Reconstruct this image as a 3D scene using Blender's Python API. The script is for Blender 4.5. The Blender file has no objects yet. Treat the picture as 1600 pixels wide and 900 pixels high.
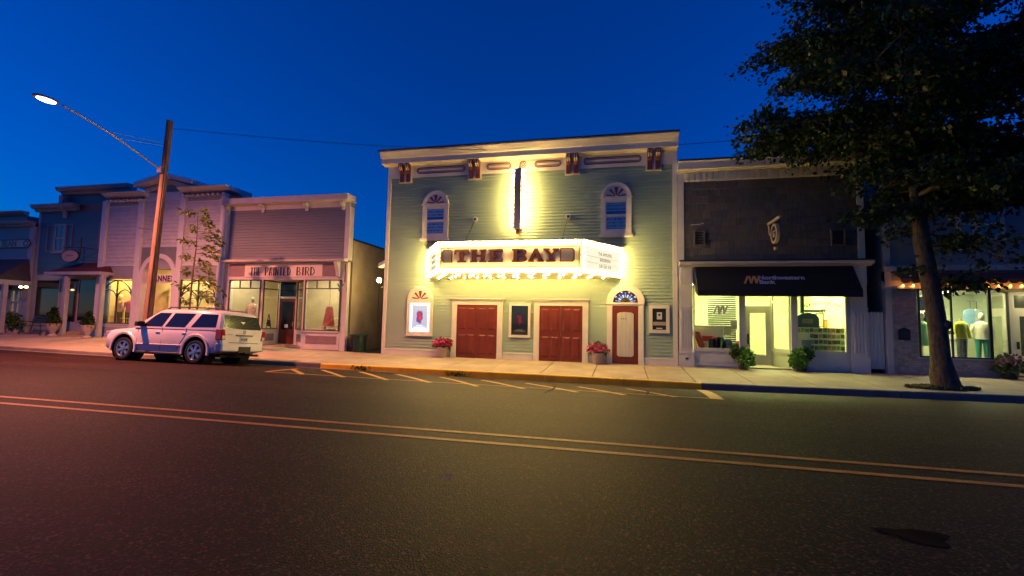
import bpy, bmesh, math, random
import numpy as np
from mathutils import Vector, Matrix

R = math.radians
random.seed(7)
rng = np.random.default_rng(11)
SC = bpy.context.scene
COL = SC.collection

# ------------------------------------------------------------------ camera
FPX, YAW, PITCH, ROLL = 735.0, R(13.132), R(4.159), R(1.1996)
D, CH = 18.09, 1.4044            # facade line of the street front, camera height over the theatre doorstep
_f = np.array([-math.sin(YAW), math.cos(YAW), 0.0]); _r = np.array([math.cos(YAW), math.sin(YAW), 0.0]); _u = np.array([0, 0, 1.0])
_f2 = _f * math.cos(PITCH) + _u * math.sin(PITCH); _u2 = _u * math.cos(PITCH) - _f * math.sin(PITCH)
_r3 = _r * math.cos(ROLL) + _u2 * math.sin(ROLL); _u3 = _u2 * math.cos(ROLL) - _r * math.sin(ROLL)
CAMM = np.array([_r3, -_u3, _f2])
cam_d = bpy.data.cameras.new('camera'); cam = bpy.data.objects.new('camera', cam_d); COL.objects.link(cam)
cam_d.sensor_width = 36.0; cam_d.lens = 36.0 * FPX / 1600.0; cam_d.clip_start = 0.05; cam_d.clip_end = 3000
m = Matrix(((_r3[0], _u3[0], -_f2[0], 0), (_r3[1], _u3[1], -_f2[1], 0), (_r3[2], _u3[2], -_f2[2], CH), (0, 0, 0, 1)))
cam.matrix_world = m
SC.camera = cam

# ------------------------------------------------------------------ sky: dusk, the sun just gone at the left end of the street
w = bpy.data.worlds.new('World'); SC.world = w; w.use_nodes = True
nt = w.node_tree; bg = nt.nodes['Background']
sky = nt.nodes.new('ShaderNodeTexSky'); sky.sky_type = 'NISHITA'; sky.sun_disc = False
sky.sun_elevation = R(3.0); sky.sun_rotation = R(-106); sky.ozone_density = 9.4; sky.dust_density = 0.3; sky.air_density = 1.0
nt.links.new(sky.outputs[0], bg.inputs[0]); bg.inputs[1].default_value = 0.15
SC.view_settings.view_transform = 'Standard'; SC.view_settings.look = 'None'
SC.view_settings.exposure = 1.1; SC.view_settings.gamma = 1.0
SC.render.engine = 'CYCLES'
SC.cycles.use_denoising = True
SC.cycles.max_bounces = 6; SC.cycles.diffuse_bounces = 3; SC.cycles.glossy_bounces = 3
SC.cycles.transmission_bounces = 4; SC.cycles.transparent_max_bounces = 12
SC.cycles.caustics_reflective = False; SC.cycles.caustics_refractive = False
SC.cycles.sample_clamp_indirect = 4.0

# ------------------------------------------------------------------ pixel helpers (photo 1600x900)
def ray(u, v): return CAMM.T @ np.array([(u - 800) / FPX, (v - 450) / FPX, 1.0])
def W(u, v, Y=D):
    d = ray(u, v); return d[0] / d[1] * Y, CH + d[2] / d[1] * Y
def rect(u0, v0, u1, v1, Y=D):
    um, vm = (u0 + u1) / 2, (v0 + v1) / 2
    return W(u0, vm, Y)[0], W(u1, vm, Y)[0], W(um, v1, Y)[1], W(um, v0, Y)[1]     # x0 x1 z0 z1

# ------------------------------------------------------------------ materials
MATS = {}
def mat(name, col, rough=0.6, var=0.12, scale=3.0, bump=0.0, bscale=60.0, metal=0.0, spec=0.4, var2=None, streak=None):
    if name in MATS: return MATS[name]
    M = bpy.data.materials.new(name); M.use_nodes = True; n = M.node_tree; b = n.nodes['Principled BSDF']
    b.inputs['Roughness'].default_value = rough; b.inputs['Metallic'].default_value = metal
    b.inputs['Specular IOR Level'].default_value = spec
    tc = n.nodes.new('ShaderNodeTexCoord'); mp = n.nodes.new('ShaderNodeMapping')
    n.links.new(tc.outputs['Object'], mp.inputs[0])
    if streak: mp.inputs['Scale'].default_value = streak
    nz = n.nodes.new('ShaderNodeTexNoise'); nz.inputs['Scale'].default_value = scale; nz.inputs['Detail'].default_value = 6; nz.inputs['Roughness'].default_value = 0.62
    n.links.new(mp.outputs[0], nz.inputs['Vector'])
    cr = n.nodes.new('ShaderNodeValToRGB')
    c2 = var2 if var2 else tuple(c * (1 - 1.6 * var) for c in col); c1 = tuple(min(1, c * (1 + 0.7 * var)) for c in col)
    cr.color_ramp.elements[0].position = 0.28; cr.color_ramp.elements[0].color = (*c2, 1)
    cr.color_ramp.elements[1].position = 0.66; cr.color_ramp.elements[1].color = (*c1, 1)
    n.links.new(nz.outputs['Fac'], cr.inputs[0]); n.links.new(cr.outputs[0], b.inputs['Base Color'])
    if bump:
        n2 = n.nodes.new('ShaderNodeTexNoise'); n2.inputs['Scale'].default_value = bscale; n2.inputs['Detail'].default_value = 3
        n.links.new(tc.outputs['Object'], n2.inputs['Vector'])
        bp = n.nodes.new('ShaderNodeBump'); bp.inputs['Strength'].default_value = bump; bp.inputs['Distance'].default_value = 0.01
        n.links.new(n2.outputs['Fac'], bp.inputs['Height']); n.links.new(bp.outputs[0], b.inputs['Normal'])
    MATS[name] = M; return M
def emit(name, col, strength):
    if name in MATS: return MATS[name]
    M = bpy.data.materials.new(name); M.use_nodes = True; n = M.node_tree
    for x in list(n.nodes):
        if x.type == 'BSDF_PRINCIPLED': n.nodes.remove(x)
    e = n.nodes.new('ShaderNodeEmission'); e.inputs[0].default_value = (*col, 1); e.inputs[1].default_value = strength
    n.links.new(e.outputs[0], n.nodes['Material Output'].inputs[0]); MATS[name] = M; return M
def glass(name, tint=(0.92, 0.95, 0.93), refl=0.10):
    if name in MATS: return MATS[name]
    M = bpy.data.materials.new(name); M.use_nodes = True; n = M.node_tree
    for x in list(n.nodes):
        if x.type == 'BSDF_PRINCIPLED': n.nodes.remove(x)
    t = n.nodes.new('ShaderNodeBsdfTransparent'); t.inputs[0].default_value = (*tint, 1)
    g = n.nodes.new('ShaderNodeBsdfGlossy'); g.inputs['Roughness'].default_value = 0.02; g.inputs[0].default_value = (.9, .9, .9, 1)
    lw = n.nodes.new('ShaderNodeFresnel'); ge = n.nodes.new('ShaderNodeNewGeometry'); io = n.nodes.new('ShaderNodeMath'); io.operation = 'MULTIPLY_ADD'
    io.inputs[1].default_value = 1 / 1.45 - 1.45; io.inputs[2].default_value = 1.45; n.links.new(ge.outputs['Backfacing'], io.inputs[0]); n.links.new(io.outputs[0], lw.inputs[0])
    ad = n.nodes.new('ShaderNodeMath'); ad.operation = 'ADD'; ad.inputs[1].default_value = refl * 0.4; ad.use_clamp = True
    mx = n.nodes.new('ShaderNodeMixShader'); n.links.new(lw.outputs[0], ad.inputs[0]); n.links.new(ad.outputs[0], mx.inputs[0])
    n.links.new(t.outputs[0], mx.inputs[1]); n.links.new(g.outputs[0], mx.inputs[2])
    n.links.new(mx.outputs[0], n.nodes['Material Output'].inputs[0]); MATS[name] = M; return M

# ------------------------------------------------------------------ mesh builder
class MB:
    def __init__(s): s.v = []; s.f = []
    def add(s, vs, fs):
        o = len(s.v); s.v += [tuple(float(c) for c in p) for p in vs]; s.f += [tuple(i + o for i in f) for f in fs]; return s
    def box(s, x0, x1, y0, y1, z0, z1):
        if x0 > x1: x0, x1 = x1, x0
        if y0 > y1: y0, y1 = y1, y0
        if z0 > z1: z0, z1 = z1, z0
        return s.add([(x0, y0, z0), (x1, y0, z0), (x1, y1, z0), (x0, y1, z0), (x0, y0, z1), (x1, y0, z1), (x1, y1, z1), (x0, y1, z1)],
                     [(0, 3, 2, 1), (4, 5, 6, 7), (0, 1, 5, 4), (1, 2, 6, 5), (2, 3, 7, 6), (3, 0, 4, 7)])
    def prism(s, poly, y0, y1):          # poly in (x,z), thick along y
        n = len(poly); a = sum(poly[i][0] * poly[(i + 1) % n][1] - poly[(i + 1) % n][0] * poly[i][1] for i in range(n))
        if a < 0: poly = poly[::-1]
        vs = [(x, y0, z) for x, z in poly] + [(x, y1, z) for x, z in poly]
        return s.add(vs, [tuple(range(n)), tuple(range(2 * n - 1, n - 1, -1))] + [(i, i + n, (i + 1) % n + n, (i + 1) % n) for i in range(n)])
    def prism_x(s, poly, x0, x1):        # poly in (y,z), thick along x
        n = len(poly); a = sum(poly[i][0] * poly[(i + 1) % n][1] - poly[(i + 1) % n][0] * poly[i][1] for i in range(n))
        if a < 0: poly = poly[::-1]
        vs = [(x1, y, z) for y, z in poly] + [(x0, y, z) for y, z in poly]
        return s.add(vs, [tuple(range(n)), tuple(range(2 * n - 1, n - 1, -1))] + [(i, i + n, (i + 1) % n + n, (i + 1) % n) for i in range(n)])
    def prism_z(s, poly, z0, z1):        # poly in (x,y)
        n = len(poly); a = sum(poly[i][0] * poly[(i + 1) % n][1] - poly[(i + 1) % n][0] * poly[i][1] for i in range(n))
        if a < 0: poly = poly[::-1]
        vs = [(x, y, z1) for x, y in poly] + [(x, y, z0) for x, y in poly]
        return s.add(vs, [tuple(range(n)), tuple(range(2 * n - 1, n - 1, -1))] + [(i, i + n, (i + 1) % n + n, (i + 1) % n) for i in range(n)])
    def tube(s, pts, r, n=8, caps=True):
        pts = [Vector(p) for p in pts]; rr = r if isinstance(r, (list, tuple)) else [r] * len(pts)
        rings = []; up = Vector((0.13, 0.31, 0.94))
        for i, p in enumerate(pts):
            t = (pts[min(i + 1, len(pts) - 1)] - pts[max(i - 1, 0)]).normalized()
            a = t.cross(up); a = a.normalized() if a.length > 1e-3 else t.cross(Vector((1, 0, 0))).normalized(); b = t.cross(a)
            rings.append([p + (a * math.cos(2 * math.pi * k / n) + b * math.sin(2 * math.pi * k / n)) * rr[i] for k in range(n)])
        vs = [q for g in rings for q in g]; fs = []
        for i in range(len(pts) - 1):
            for k in range(n): fs.append((i * n + k, i * n + (k + 1) % n, (i + 1) * n + (k + 1) % n, (i + 1) * n + k))
        if caps: fs += [tuple(range(n - 1, -1, -1)), tuple(range((len(pts) - 1) * n, len(pts) * n))]
        return s.add(vs, fs)
    def lathe(s, prof, c=(0, 0, 0), n=16, sy=1.0):     # prof [(r,z)] or [(rx,ry,z)] about z
        vs = []; fs = []
        for q in prof:
            rx, ry, z = (q[0], q[0] * sy, q[1]) if len(q) == 2 else q
            vs += [(c[0] + rx * math.cos(2 * math.pi * k / n), c[1] + ry * math.sin(2 * math.pi * k / n), c[2] + z) for k in range(n)]
        m_ = len(prof)
        for i in range(m_ - 1):
            for k in range(n): fs.append((i * n + k, i * n + (k + 1) % n, (i + 1) * n + (k + 1) % n, (i + 1) * n + k))
        fs += [tuple(range(n - 1, -1, -1)), tuple(range((m_ - 1) * n, m_ * n))]
        return s.add(vs, fs)
    def ball(s, c, r, n=8, m_=5, sz=1.0):
        return s.lathe([(max(1e-3, r * math.sin(math.pi * i / m_)), -r * sz * math.cos(math.pi * i / m_)) for i in range(m_ + 1)], c, n)
    def ring(s, c, ro, ri, y0, y1, n=20, a0=0.0, a1=2 * math.pi, sz=1.0, sx=1.0):   # flat ring / arch band in xz
        full = abs(a1 - a0 - 2 * math.pi) < 1e-6; k = n if full else n + 1; vs = []; fs = []
        for i in range(k):
            a = a0 + (a1 - a0) * i / n; ca, sa = math.cos(a) * sx, math.sin(a) * sz
            vs += [(c[0] + ro * ca, y0, c[1] + ro * sa), (c[0] + ri * ca, y0, c[1] + ri * sa), (c[0] + ri * ca, y1, c[1] + ri * sa), (c[0] + ro * ca, y1, c[1] + ro * sa)]
        for i in range(n):
            j = (i + 1) % k
            for q in range(4): fs.append((i * 4 + q, i * 4 + (q + 1) % 4, j * 4 + (q + 1) % 4, j * 4 + q))
        if not full: fs += [(3, 2, 1, 0), tuple((k - 1) * 4 + q for q in range(4))]
        return s.add(vs, fs)
    def frame(s, x0, x1, z0, z1, t, y0, y1, tb=None):
        tb = t if tb is None else tb
        s.box(x0, x0 + t, y0, y1, z0, z1); s.box(x1 - t, x1, y0, y1, z0, z1)
        s.box(x0 + t, x1 - t, y0, y1, z0, z0 + tb); s.box(x0 + t, x1 - t, y0, y1, z1 - t, z1); return s
    def mesh(s, name):
        me = bpy.data.meshes.new(name); me.from_pydata(s.v, [], s.f); me.update(); return me
    def build(s, name, material, parent=None, smooth=0, bevel=0.0, fixn=False):
        me = s.mesh(name)
        if bevel or fixn:
            b = bmesh.new(); b.from_mesh(me)
            if fixn: bmesh.ops.recalc_face_normals(b, faces=b.faces)
            if bevel: bmesh.ops.bevel(b, geom=[e for e in b.edges if len(e.link_faces) == 2 and e.calc_face_angle(0) > 0.6], offset=bevel, segments=1, affect='EDGES')
            b.to_mesh(me); b.free()
        me.materials.append(material)
        if smooth:
            me.polygons.foreach_set('use_smooth', [True] * len(me.polygons)); me.set_sharp_from_angle(angle=R(smooth))
        return link(name, me, parent)
def link(name, me, parent=None):
    o = bpy.data.objects.new(name, me); COL.objects.link(o)
    if parent is not None: o.parent = parent
    return o
def tag(o, label=None, cat=None, group=None, kind=None):
    if label: o['label'] = label
    if cat: o['category'] = cat
    if group: o['group'] = group
    if kind: o['kind'] = kind
    return o
def thing(name, label, cat, loc=(0, 0, 0), rz=0.0, group=None):
    o = bpy.data.objects.new(name, None); COL.objects.link(o); o.location = loc; o.rotation_euler = (0, 0, rz); o.empty_display_size = 0.1
    return tag(o, label, cat, group)
def copy_tree(o, parent=None):
    c = o.copy(); COL.objects.link(c); c.parent = parent
    for ch in o.children: copy_tree(ch, c)
    return c
def stuff(o): o['kind'] = 'stuff'; return o
def text_mesh(name, body, size, material, parent, loc, rot=(R(90), 0, 0), sx=1.0, extrude=0.004, bold=0.0, align='CENTER', spacing=1.0):
    cu = bpy.data.curves.new('t', 'FONT'); cu.body = body; cu.size = size; cu.extrude = extrude; cu.offset = bold; cu.resolution_u = 3
    cu.align_x = align; cu.align_y = 'CENTER'; cu.space_character = spacing
    ob = bpy.data.objects.new('t', cu); COL.objects.link(ob); bpy.context.view_layer.update()
    me = bpy.data.meshes.new_from_object(ob.evaluated_get(bpy.context.evaluated_depsgraph_get()))
    bpy.data.objects.remove(ob); bpy.data.curves.remove(cu)
    me.materials.clear(); me.materials.append(material); me.transform(Matrix.Diagonal((sx, 1, 1, 1)))
    o = link(name, me, parent); o.location = loc; o.rotation_euler = rot; return o
def bake(o):
    bpy.context.view_layer.update()
    me = bpy.data.meshes.new_from_object(o.evaluated_get(bpy.context.evaluated_depsgraph_get()))
    o.modifiers.clear(); o.data = me; return o
def clap(x0, x1, z0, z1, Y, e, material, parent, name='siding', depth=0.022):
    b = MB(); n = max(1, round((z1 - z0) / e)); h = (z1 - z0) / n
    for i in range(n):
        a = z0 + i * h; c = a + h
        b.add([(x0, Y - depth, a), (x1, Y - depth, a), (x1, Y - 0.004, c), (x0, Y - 0.004, c), (x0, Y, a), (x1, Y, a)], [(0, 1, 2, 3), (4, 5, 1, 0)])
    return stuff(b.build(name, material, parent))
def interp(xs, ys): return lambda x: float(np.interp(x, xs, ys))

# colours
M_white = mat('white trim paint', (.60, .57, .55), .5, .06, 2, .05)
M_cream = mat('cream trim paint', (.66, .60, .52), .5, .06, 2, .05)
M_sage = mat('sage green clapboard', (.30, .385, .295), .55, .07, 1.2, .05, streak=(.3, 1, 1))
M_maroon = mat('maroon paint', (.17, .028, .022), .45, .1, 2)
M_doorred = mat('brick red door paint', (.15, .024, .014), .42, .12, 3)
M_dark = mat('dark painted metal', (.02, .02, .022), .4, .1)
M_black = mat('black rubber', (.012, .012, .012), .8, .1)
M_conc = mat('concrete', (.36, .29, .22), .85, .16, 1.1, .3, 90)
M_gray = mat('grey metal', (.3, .3, .31), .4, .1, metal=.6)
M_glass = glass('shop window glass')
M_darkglass = mat('dark window glass', (.012, .014, .018), .06, .1, spec=.7)
M_terra = mat('terracotta clay', (.42, .33, .26), .85, .12, 6, .2)
M_leaf = mat('green leaves', (.045, .11, .022), .55, .35, 6, var2=(.02, .05, .012))
M_fern = mat('bright fern leaves', (.10, .24, .03), .55, .35, 8, var2=(.05, .13, .018))
M_pink = mat('pink petals', (.80, .06, .26), .6, .25, 9)
M_red = mat('red petals', (.45, .03, .04), .6, .25, 9)
M_bark = mat('tree bark', (.085, .062, .042), .9, .5, 7, 1.0, 16, streak=(3, 3, .7))

# ================================================================== GROUND
kerb_z = interp([-45, -32, -25, -19.5, -11, -5, 0, 2, 4, 10, 30], [.25, .10, -.02, -.10, -.125, -.145, -.17, -.195, -.185, -.135, -.1])
gut_z = interp([-45, -32, -25, -20, -10, -5, 0, 2, 10, 30], [.1, -.02, -.13, -.20, -.285, -.345, -.37, -.378, -.32, -.28])
base_z = interp([-45, -30, -25, -18, -11.4, -9.7, 0, 2, 8, 14, 30], [.5, .36, .31, .14, .01, -.04, -.055, -.055, -.03, -.02, 0])
YK = 14.2                                     # front of the kerb
def road_z(x, y):
    t = (y - 5.5) / (YK - 5.5)
    return gut_z(x) * abs(t) ** 3 if t > 0 else -0.12 * min(1, abs(t) * .8) ** 2
def hit(u, v, lift=0.0):
    d = ray(u, v); z = -.2
    for _ in range(30):
        s_ = (z - CH) / d[2]; z = road_z(d[0] * s_, d[1] * s_)
    return Vector((d[0] * s_, d[1] * s_, z + lift))

def asphalt():
    M = mat('asphalt', (.015, .0082, .0062), .62, .35, .8, spec=.08, streak=(.12, 1, 1)); n = M.node_tree; b = n.nodes['Principled BSDF']
    tc = n.nodes['Texture Coordinate']
    cr = [x for x in n.nodes if x.type == 'VALTORGB'][0]
    vo = n.nodes.new('ShaderNodeTexVoronoi'); vo.inputs['Scale'].default_value = 70
    n.links.new(tc.outputs['Object'], vo.inputs['Vector'])
    n3 = n.nodes.new('ShaderNodeTexNoise'); n3.inputs['Scale'].default_value = 38; n3.inputs['Detail'].default_value = 5; n3.inputs['Roughness'].default_value = .75
    n.links.new(tc.outputs['Object'], n3.inputs['Vector'])
    sp = n.nodes.new('ShaderNodeValToRGB'); sp.color_ramp.elements[0].position = .34; sp.color_ramp.elements[0].color = (.2, .2, .2, 1)
    sp.color_ramp.elements[1].position = .75; sp.color_ramp.elements[1].color = (3.4, 3.2, 3.1, 1)
    n.links.new(n3.outputs['Fac'], sp.inputs[0])
    mx = n.nodes.new('ShaderNodeMix'); mx.data_type = 'RGBA'; mx.blend_type = 'MULTIPLY'; mx.inputs[0].default_value = 1
    n.links.new(cr.outputs[0], mx.inputs[6]); n.links.new(sp.outputs[0], mx.inputs[7])
    vc = n.nodes.new('ShaderNodeTexVoronoi'); vc.inputs['Scale'].default_value = 62; n.links.new(tc.outputs['Object'], vc.inputs['Vector'])
    sr = n.nodes.new('ShaderNodeSeparateColor'); n.links.new(vc.outputs['Color'], sr.inputs[0])
    ag = n.nodes.new('ShaderNodeValToRGB'); ag.color_ramp.elements[0].position = .30; ag.color_ramp.elements[0].color = (.45, .45, .45, 1); ag.color_ramp.elements[1].position = .97; ag.color_ramp.elements[1].color = (4.2, 4.0, 3.8, 1)
    k_ = ag.color_ramp.elements.new(.75); k_.color = (1.0, 1.0, 1.0, 1); n.links.new(sr.outputs[0], ag.inputs[0])
    m2 = n.nodes.new('ShaderNodeMix'); m2.data_type = 'RGBA'; m2.blend_type = 'MULTIPLY'; m2.inputs[0].default_value = 1; n.links.new(mx.outputs[2], m2.inputs[6]); n.links.new(ag.outputs[0], m2.inputs[7]); n.links.new(m2.outputs[2], b.inputs['Base Color'])
    ma = n.nodes.new('ShaderNodeMath'); ma.operation = 'MULTIPLY_ADD'; ma.inputs[1].default_value = .8
    n.links.new(vo.outputs['Distance'], ma.inputs[0]); n.links.new(n3.outputs['Fac'], ma.inputs[2])
    bp = n.nodes.new('ShaderNodeBump'); bp.inputs['Strength'].default_value = .6; bp.inputs['Distance'].default_value = .010
    n.links.new(ma.outputs[0], bp.inputs['Height']); n.links.new(bp.outputs[0], b.inputs['Normal'])
    return M
M_asph = asphalt()
b = MB(); xs = list(np.linspace(-70, 45, 116)); ys = list(np.linspace(-14, YK, 58))
b.add([(x, y, road_z(x, y)) for y in ys for x in xs], [(j * 116 + i, j * 116 + i + 1, (j + 1) * 116 + i + 1, (j + 1) * 116 + i) for j in range(57) for i in range(115)])
road = tag(b.build('road', M_asph, smooth=60), 'dark grainy asphalt road with double yellow centre line', 'road', kind='structure')
tag(MB().prism_z([(900 * math.cos(a), 900 * math.sin(a)) for a in np.linspace(0, 2 * math.pi, 48, endpoint=False)], -1.2, -1.0).build('ground', mat('dull earth', (.06, .055, .045), .9, .3, .5)),
    'dark ground spreading out behind the street', 'ground', kind='structure')

def wornpaint(name, col):
    M = mat(name, col, .6, .15, 2); n = M.node_tree; b = n.nodes['Principled BSDF']
    tc = n.nodes['Texture Coordinate']; nz = n.nodes.new('ShaderNodeTexNoise'); nz.inputs['Scale'].default_value = 26; nz.inputs['Detail'].default_value = 6; nz.inputs['Roughness'].default_value = .8
    n.links.new(tc.outputs['Object'], nz.inputs['Vector'])
    cr = n.nodes.new('ShaderNodeValToRGB'); cr.color_ramp.elements[0].position = .34; cr.color_ramp.elements[1].position = .50
    n.links.new(nz.outputs['Fac'], cr.inputs[0])
    old = [l for l in n.links if l.to_socket == b.inputs['Base Color']][0].from_socket
    mx = n.nodes.new('ShaderNodeMix'); mx.data_type = 'RGBA'; n.links.new(cr.outputs[0], mx.inputs[0]); mx.inputs[6].default_value = (.06, .05, .04, 1)
    n.links.new(old, mx.inputs[7]); n.links.new(mx.outputs[2], b.inputs['Base Color']); return M
M_yellow = wornpaint('worn yellow road paint', (.50, .17, .004))
M_hatch = wornpaint('faded yellow bay paint', (.66, .33, .04))
def stripe(p, q, wd, name='road_stripe', seg=1.0):
    p, q = Vector(p), Vector(q); L = (q - p).length; n = max(1, int(L / seg)); t = (q - p).normalized(); s_ = Vector((-t.y, t.x, 0)) * wd / 2
    vs = []
    for i in range(n + 1):
        c = p.lerp(q, i / n)
        for k in (-1, 1):
            e = c + s_ * k; vs.append((e.x, e.y, road_z(e.x, e.y) + .005))
    b = MB(); b.add(vs, [(2 * i + 1, 2 * i, 2 * i + 2, 2 * i + 3) for i in range(n)]); return b.build(name, M_yellow if name == 'centre_line' else M_hatch, road)
stripe((-65, 5.80, 0), (40, 5.76, 0), .095, 'centre_line'); stripe((-65, 5.37, 0), (40, 5.38, 0), .095, 'centre_line')
# hatched no-parking bay along the yellow kerb
ol = [hit(*p) for p in ((416, 581), (556, 591), (655, 598), (820, 607), (976, 617), (1119, 624))]
yo = sum(p.y for p in ol[1:]) / 5
a0 = hit(416, 581); stripe(a0, (ol[-1].x, yo, 0), .07, 'bay_line')
for (a, c) in (((416, 581), (466, 576.5)), ((457, 577.5), (473, 585)), ((504, 578.5), (537, 589.5)), ((561.5, 581), (605, 594)), ((619, 585), (672, 598)), ((688, 589.5), (746, 604)), ((752, 594), (818, 607.5)),
               ((822, 599), (902, 613)), ((904, 604.6), (976, 617.5)), ((979, 607.5), (1056, 620.5))):
    stripe(hit(*a), hit(*c), .13, 'hatch_line', .5)
stripe(hit(1094, 609.5), hit(1121, 624), .26, 'hatch_line', .5)
# dark patches and a dropped leaf on the asphalt
M_stain = mat('oily asphalt patch', (.0105, .0065, .005), .9, .5, 6, .3, 50, spec=.05)
def blob(u, v, rx, ry, name, m_):
    c = hit(u, v); b = MB(); n = 18; ring_ = []
    for i in range(n):
        a = 2 * math.pi * i / n; k = 1 + .25 * math.sin(3 * a + u) + .12 * math.sin(5 * a); x, y = c.x + rx * k * math.cos(a), c.y + ry * k * math.sin(a); ring_.append((x, y, road_z(x, y) + .004))
    b.add([(c.x, c.y, road_z(c.x, c.y) + .004)] + ring_, [(0, i + 1, (i + 1) % n + 1) for i in range(n)]); return b.build(name, m_, road)
blob(1432, 838, .20, .13, 'asphalt_patch', M_stain)
lf = hit(698, 751, .012); b = MB(); b.add([(-.05, -.01, 0), (0, -.03, .006), (.055, 0, .03), (0, .03, .035)], [(0, 1, 2), (0, 2, 3)])
o = b.build('fallen_leaf', mat('dry leaf', (.75, .5, .14), .7, .2)); o.location = lf; tag(o, 'small dry yellow leaf lying alone on the road', 'leaf')
# cracks across the hatched bay
for (a, c) in (((850, 615), (868, 604)), ((1010, 617), (1008, 610))):
    p, q = hit(*a), hit(*c); t = MB(); mid = (p + q) / 2 + Vector((.06, .02, 0)); pts = [p, mid, q]
    vs = []
    for e in pts:
        for k in (-.02, .02): vs.append((e.x + k, e.y, road_z(e.x, e.y) + .009))
    t.add(vs, [(0, 1, 3, 2), (2, 3, 5, 4)]); t.build('crack', M_stain, road)

# old tar seams wandering over the lanes
M_tar = mat('tar seam', (.008, .007, .007), .8, .3, 3, spec=.1)
def seam(pts, wd):
    vs = []; n = 0
    for (x0, y0), (x1, y1) in zip(pts, pts[1:]):
        L = math.hypot(x1 - x0, y1 - y0); k_ = max(2, int(L / .25)); nx, ny = -(y1 - y0) / L, (x1 - x0) / L
        for q in range(k_):
            f = q / k_; x = x0 + (x1 - x0) * f + .035 * math.sin(9 * (x0 + f * L)); y = y0 + (y1 - y0) * f + .03 * math.sin(7 * (y0 + f * L) + 1); h_ = wd * (.6 + .4 * math.sin(5 * f * L + x0))
            for s_ in (-1, 1): vs.append((x + nx * h_ * s_ / 2, y + ny * h_ * s_ / 2, road_z(x, y) + .0035)); 
            n += 1
    MB().add(vs, [(2 * i, 2 * i + 2, 2 * i + 3, 2 * i + 1) for i in range(n - 1)]).build('tar_seam', M_tar, road)
seam([(-30, 9.4), (-18, 9.3), (-6, 9.45), (4, 9.35), (16, 9.5)], .035); seam([(2.3, 13.4), (2.1, 9.5)], .022); seam([(-9.5, 9.3), (-9.9, 6.0)], .02)

# kerb and sidewalk
M_kerb = mat('grey kerb concrete', (.12, .108, .10), .85, .2, 2, .3, 60)
def yellowkerb():
    M = mat('yellow kerb paint', (.90, .50, .010), .6, .18, 2.2, .15, 60); return M
M_ykerb = yellowkerb()
b = MB(); xs = [-70, -45, -32, -25, -22, -19.5, -16, -13, -11.4, -9.7, -5, 0, 2, 4, 8, 14, 30, 45]
prof = [(YK + .15, kerb_z, -.03), (D - .02, base_z, -.03), (D + .3, base_z, -.012), (45, base_z, -.012)]
b.add([(x, y, fz(x) + dz) for y, fz, dz in prof for x in xs], [(j * len(xs) + i, j * len(xs) + i + 1, (j + 1) * len(xs) + i + 1, (j + 1) * len(xs) + i) for j in range(3) for i in range(len(xs) - 1)])
walk = tag(b.build('sidewalk', mat('joint mortar', (.07, .06, .05), .9, .2)), 'pale concrete sidewalk sloping up from the kerb to the shopfronts', 'sidewalk', kind='structure')
joints = [-46, -42, -38, -34.5, -32.5, -30.7, -29, -27.3, -25.6, -24, -22.4, -20.8, -19.3, -17.8, -16.3, -14.8, -13.3, -11.8, -10.4, -8.9, -7.3, -5.7, -4.2, -2.45, -.85, .78, 2.08, 3.65, 5.25, 6.9, 8.55, 10.2, 11.9, 13.6, 15.4, 18, 22]
def sw_z(x, y):
    t = min(1, max(0, (y - YK - .16) / (D - YK - .16))); return kerb_z(x) * (1 - t) + base_z(x) * t
for i in range(len(joints) - 1):
    x0, x1 = joints[i] + .013, joints[i + 1] - .013
    if abs(joints[i] - 2.08) < .01: x0 += .02
    b = MB(); N = 4; ysl = [YK + .165 + (D + .02 - YK - .165) * k / N for k in range(N + 1)]; vs = []
    for y in ysl: vs += [(x0, y, sw_z(x0, y) + random.uniform(-.001, .001)), (x1, y, sw_z(x1, y))]
    fs = [(2 * k, 2 * k + 1, 2 * k + 3, 2 * k + 2) for k in range(N)]
    vs += [(x0, ysl[0], sw_z(x0, ysl[0]) - .06), (x1, ysl[0], sw_z(x1, ysl[0]) - .06), (x0, ysl[-1], sw_z(x0, ysl[-1]) - .06), (x1, ysl[-1], sw_z(x1, ysl[-1]) - .06)]
    q = 2 * (N + 1); fs += [(q, q + 1, 1, 0), (q + 3, q + 2, q - 2, q - 1), tuple([q] + [2 * k for k in range(N + 1)] + [q + 2])[::1], tuple([q + 3] + [2 * k + 1 for k in range(N, -1, -1)] + [q + 1])]
    b.add(vs, fs).build('slab', M_conc, walk)
kj = [-46, -41, -36, -32.5, -29.5, -26.5, -23.5, -20.5, -17.5, -14.5, -12, -9.92, -7.0, -4.6, -2.18, .08, 2.2, 4.6, 7, 9.4, 11.8, 14.2, 17, 22]
for i in range(len(kj) - 1):
    x0, x1 = kj[i] + .006, kj[i + 1] - .006; yel = -9.95 < x0 < 2.1; vs = []
    for x in (x0, x1):
        kz, gz = kerb_z(x), gut_z(x)
        vs += [(x, YK - .02, gz - .05), (x, YK, gz + .03), (x, YK + .012, kz - .025), (x, YK + .035, kz + .002), (x, YK + .155, kz + .004), (x, YK + .155, gz - .05)]
    fs = [(k, k + 6, (k + 1) % 6 + 6, (k + 1) % 6) for k in range(6)] + [(0, 1, 2, 3, 4, 5), (11, 10, 9, 8, 7, 6)]
    o = MB().add(vs, fs).build('kerb_stone', M_ykerb if yel else M_kerb, walk, fixn=True)
    if yel: o['label'] = 'yellow painted kerb stone'
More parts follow.
